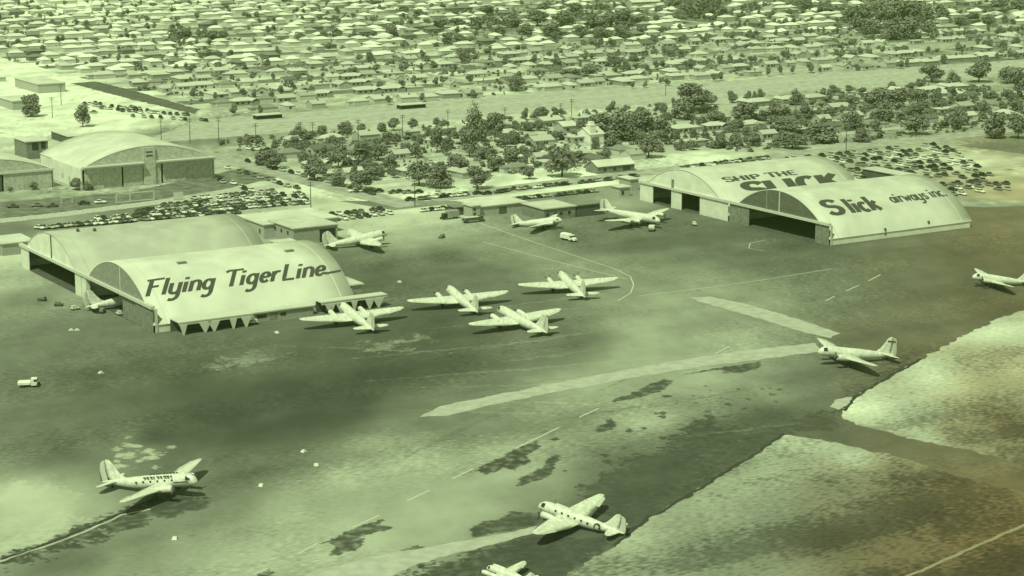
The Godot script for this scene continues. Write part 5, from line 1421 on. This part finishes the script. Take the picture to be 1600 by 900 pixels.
func vehicles() -> void:
	for i in 5: car_kinds.append(make_car(mats["car_paint_%d" % i], i))
	var gv := GRID - PI / 2.0
	cars(along(Vector2(-171.6, -728.2), Vector2(-103.8, -761.8), 42, 0.5, 0.06), "in the first row behind the silver hangar", gv + 0.5)
	cars(along(Vector2(-154.0, -746.7), Vector2(-79.4, -783.5), 44, 0.6, 0.08), "in the second row behind the silver hangar", gv)
	cars(along(Vector2(-142.7, -763.2), Vector2(-81.5, -800.1), 36, 0.7, 0.08), "in the third row behind the silver hangar", gv)
	cars(along(Vector2(-135.7, -757.6), Vector2(-80.1, -790.9), 32, 0.8, 0.1), "in the middle row behind the silver hangar", gv + 0.3)
	cars(along(Vector2(-134.0, -776.1), Vector2(-84.2, -806.3), 26, 0.9, 0.12), "in the back row behind the silver hangar", gv)
	cars(along(Vector2(-125.4, -792.4), Vector2(-92.5, -812.6), 15), "in the short fourth row behind the silver hangar", gv)
	cars(along(Vector2(-124.4, -875.8), Vector2(-82.6, -811.0), 12, 0.8), "along the near kerb of the side road", gv)
	cars(along(Vector2(-117.1, -894.6), Vector2(-53.3, -801.6), 18, 0.8), "along the far kerb of the side road", gv)
	cars(along(Vector2(-122.1, -934.5), Vector2(-55.3, -875.8), 16, 2.0, 0.3), "in the yards beyond the side road", gv + 0.3)
	cars(along(Vector2(-65.4, -811.0), Vector2(-25.5, -806.3), 15, 1.2, 0.2), "on the corner lot at the road junction", 0.4)
	cars(along(Vector2(-40.0, -789.4), Vector2(-2.6, -811.0), 16, 1.2, 0.25), "on the airport road's far left", GRID)
	cars(along(Vector2(-5.1, -811.0), Vector2(53.7, -850.8), 22, 1.2, 0.25), "on the airport road's far right", GRID)
	cars(along(Vector2(-9.9, -783.5), Vector2(33.4, -811.0), 16, 0.8, 0.15), "on the airport road's near side", GRID)
	cars(along(Vector2(-66.2, -745.3), Vector2(-45.3, -760.4), 8, 0.5, 0.0), "on the ramp behind the grey office", gv)
	cars(along(Vector2(-68.2, -754.9), Vector2(-48.7, -768.9), 8, 0.6, 0.1), "in the back row behind the grey office", gv)
	cars(along(Vector2(-33.9, -764.6), Vector2(-24.4, -770.3), 4, 0.4, 0.0), "beside the light van at the road junction", GRID)
	cars(along(Vector2(71.4, -870.4), Vector2(114.0, -904.3), 18, 0.8, 0.1), "behind the block-lettered hangar", gv)
	for k in 12:
		var b := 66.0 + 10.0 * k
		var spots := []
		for p in along(world(64, b), world(196.0 - 6.0 * k, b), 30 - k, 0.9, 0.2):
			var q := gridp(p) - gridp(Vector2(161.5, -823.9))
			if q.x < -2.5 or q.x > 9.5 or q.y > 3.0 or q.y < -31.0: spots.append(p)
		cars(spots, "in the %s row of the right-hand car park" % ordinal(k + 1), gv)
	cars(along(Vector2(-198.0, -1051.4), Vector2(-152.2, -1030.8), 12, 1.0, 0.2), "in the near row by the drainage strip", gv)
	cars(along(Vector2(-205.3, -1072.8), Vector2(-165.4, -1054.0), 12, 1.2, 0.2), "in the far row by the drainage strip", gv)
	for k in 4: cars(along(Vector2(-237.1, -1112.3) + V * (9.0 * k), Vector2(-191.1, -1078.3) + V * (9.0 * k), 14, 2.5, 0.35), "in the %s scattered row on the pale left lot" % ordinal(k + 1), gv)
	cars(along(Vector2(-240.9, -1089.4), Vector2(-199.4, -1041.0), 7, 2.0, 0.2), "on the pale lot behind the tower hangar", 0.3)
	cars(along(Vector2(-193.5, -773.2), Vector2(-156.3, -783.5), 6, 2.0, 0.2), "on the grass before the left hangars", 0.3)
	cars(along(Vector2(-122.2, -840.5), Vector2(-102.6, -811.0), 7, 1.5, 0.1), "at the tower hangar's right corner", gv)
	park_cars()
	for c in car_kinds:
		remove_child(c)
		c.free()
	truck("delivery_van", "light boxy van with dark nose at the road junction", "van", Vector2(-23.5, -749.4), -2.6, 8.0, mats.black_void, mats.house_wall_2, 3.3, false)
	var tl := truck("flatbed_trailer", "long low dark trailer with a white top beside the white block", "trailer", Vector2(-13.9, -742.7), GRID, 9.5, mats.wall_dark, mats.wall_dark, 1.9, false)
	var st := begin()
	box(st, Vector3(-4.5, 1.92, -1.1), Vector3(1.6, 2.1, 1.1))
	part("tarpaulin", st, mats.white_paint, tl)
	truck("white_bus", "white round-nosed bus alone on the dark apron left of the airliner", "bus", Vector2(20.0, -705.8), -0.9, 7.4, mats.gable_white, mats.gable_white, 2.5, true)
	truck("tanker_trailer", "white low trailer alone on the dark apron at the left", "trailer", Vector2(-122.6, -505.1), 0.12, 6.2, mats.gable_white, mats.gable_white, 1.6, false)
	truck("apron_truck", "white truck at the doorway of the block-lettered hangar", "truck", Vector2(85.5, -753.5), -0.9, 5.4, mats.gable_white, mats.gable_white, 2.0, true)
	truck("tow_tractor", "small white tow tractor alone on the apron before the right hangars", "tractor", Vector2(50.4, -724.4), 1.2, 3.6, mats.gable_white, mats.wall_grey, 1.3, true)

func small_things() -> void:
	var poles := [Vector2(-165.9, -962.4), Vector2(-150.6, -951.5), Vector2(-138.1, -958.0), Vector2(-98.4, -947.2), Vector2(-93.1, -951.5), Vector2(-78.3, -938.7), Vector2(-52.1, -969.1), Vector2(-3.5, -1003.8), Vector2(24.5, -1025.8), Vector2(30.0, -1028.3), Vector2(-243.0, -1100.7), Vector2(-235.8, -1046.2), Vector2(-37.4, -777.6), Vector2(-76.0, -763.2), Vector2(150.6, -1083.8), Vector2(152.3, -926.3), Vector2(85.9, -1142.3), Vector2(-30.9, -982.7), Vector2(-118.2, -938.7), Vector2(-72.2, -955.8)]
	var words := ["by the drainage strip's lower end", "on the grass left of the rail strip", "at the rail strip's left end", "left of a close pair on the rail strip", "right of a close pair on the rail strip", "before the trees below the rail strip", "alone in the middle of the rail strip", "beside the tall roadside trees", "left of the white gabled house", "right of the white gabled house", "on the pale lot at the far left", "beside the leaning tree at the far left", "at the airport road junction", "at the corner of the white workshop", "beside the lone tree in the leafy quarter", "at the right-hand car park's road corner", "above the dark grove on the rail strip", "left of the tall roadside trees", "at the head of the side road", "between the rail strip's pair and middle pole"]
	for i in poles.size(): pole(poles[i], 10.0 + (i * 7 % 4) * 0.6, "thin dark utility pole with crossarms " + words[i])
	# carts and crates left before the hangar doors
	var carts := [Vector2(-136.0, -600.0), Vector2(-129.9, -594.7), Vector2(-121.0, -590.4), Vector2(-115.6, -587.8), Vector2(-142.6, -607.2), Vector2(-74.6, -576.1), Vector2(-24.8, -710.6), Vector2(66.6, -736.0)]
	var where := ["below the white door post of the left pair", "left of the airliner in the hangar mouth", "under the tail in the hangar mouth", "against the grey door leaf of the lettered hangar", "before the open rear hangar on the left", "beside the windowed annex of the lettered hangar", "on the pale ramp below the long trailer", "before the block-lettered hangar's middle leaf"]
	for i in carts.size():
		var t := thing("service_cart", "%s low service cart %s" % [["dark", "white"][i % 2], where[i]], "cart", g3(carts[i]), 0.7 * i, "service carts before the hangars")
		var st := begin()
		box(st, Vector3(-1.3, 0.45, -0.7), Vector3(1.3, 0.7, 0.7))
		part("bed", st, [mats.wall_dark, mats.white_paint][i % 2], t)
		st = begin()
		box(st, Vector3(-1.1, 0.71, -0.55), Vector3(0.3, 1.35, 0.55))
		part("crate", st, [mats.wall_grey, mats.white_paint][i % 2], t)
		for x in [-0.95, 0.95]:
			for z in [-0.6, 0.6]:
				st = begin()
				tube(st, Vector3(x, 0.25, z - 0.1), Vector3(x, 0.25, z + 0.1), 0.25, 0.25, 8)
				part("wheel", st, mats.rubber, t)
	# white rail frames standing on the grass
	for q in [[Vector2(-153.3, -783.5), 15.5, 3.6, 1, "large white rail frame on the grass below the tower hangar"], [Vector2(-174.4, -782.0), 4.4, 2.4, 0, "small white rail frame on the grass left of the large frame"]]:
		var t := thing("rail_frame", q[4], "frame", g3(q[0]), GRID, "white rail frames on the grass")
		for x in ([0.0, q[1] * 0.36, q[1]] if q[3] else [0.0, q[1]]):
			var st := begin()
			box(st, Vector3(x - 0.16, 0, -0.14), Vector3(x + 0.16, q[2], 0.14))
			part("post", st, mats.white_paint, t)
		for y in ([0.35, q[2]] if q[3] else [q[2]]):
			var st := begin()
			box(st, Vector3(-0.16, y - 0.17, -0.16), Vector3(q[1] + 0.16, y + 0.17, 0.16))
			part("rail", st, mats.white_paint, t)
	var board := thing("notice_board", "square white board standing at the end of the rail frame", "board", g3(Vector2(-130.7, -792.4)), GRID)
	var sb := begin()
	box(sb, Vector3(-2.0, 0.3, -0.1), Vector3(2.0, 3.0, 0.1))
	part("panel", sb, mats.white_paint, board)
	sb = begin()
	for x in [-1.8, 1.6]: box(sb, Vector3(x, 0, -0.3), Vector3(x + 0.2, 2.8, -0.1))
	part("post", sb, mats.pole_wood, board)
	var spots := [Vector2(-125.6, -568.0), Vector2(-123.8, -568.0), Vector2(-107.4, -518.9), Vector2(-47.2, -447.0), Vector2(-53.8, -421.5), Vector2(-66.8, -386.7), Vector2(-43.5, -436.5), Vector2(-66.7, -564.8), Vector2(-35.7, -634.7)]
	var says := ["left one of two before the lettered hangar", "right one of two before the lettered hangar", "on the dark apron left of centre", "on the edge of the pale pavement", "left of the pair on the pale pavement's edge", "below the airliner at lower left", "right of the pair on the pale pavement's edge", "under the lettered hangar's near side", "on the apron between the left hangars and the cluster"]
	for i in spots.size():
		var t := thing("wheel_chock", "small white chock " + says[i], "chock", g3(spots[i]), 0.3 * i, "white chocks left on the apron")
		var st := begin()
		loft(st, [[Vector3(-0.75, 0, -0.5), Vector3(-0.2, 0.5, -0.4), Vector3(0.2, 0.5, -0.4), Vector3(0.75, 0, -0.5)], [Vector3(-0.75, 0, 0.5), Vector3(-0.2, 0.5, 0.4), Vector3(0.2, 0.5, 0.4), Vector3(0.75, 0, 0.5)]], Transform3D.IDENTITY, false)
		part("block", st, mats.white_paint, t)
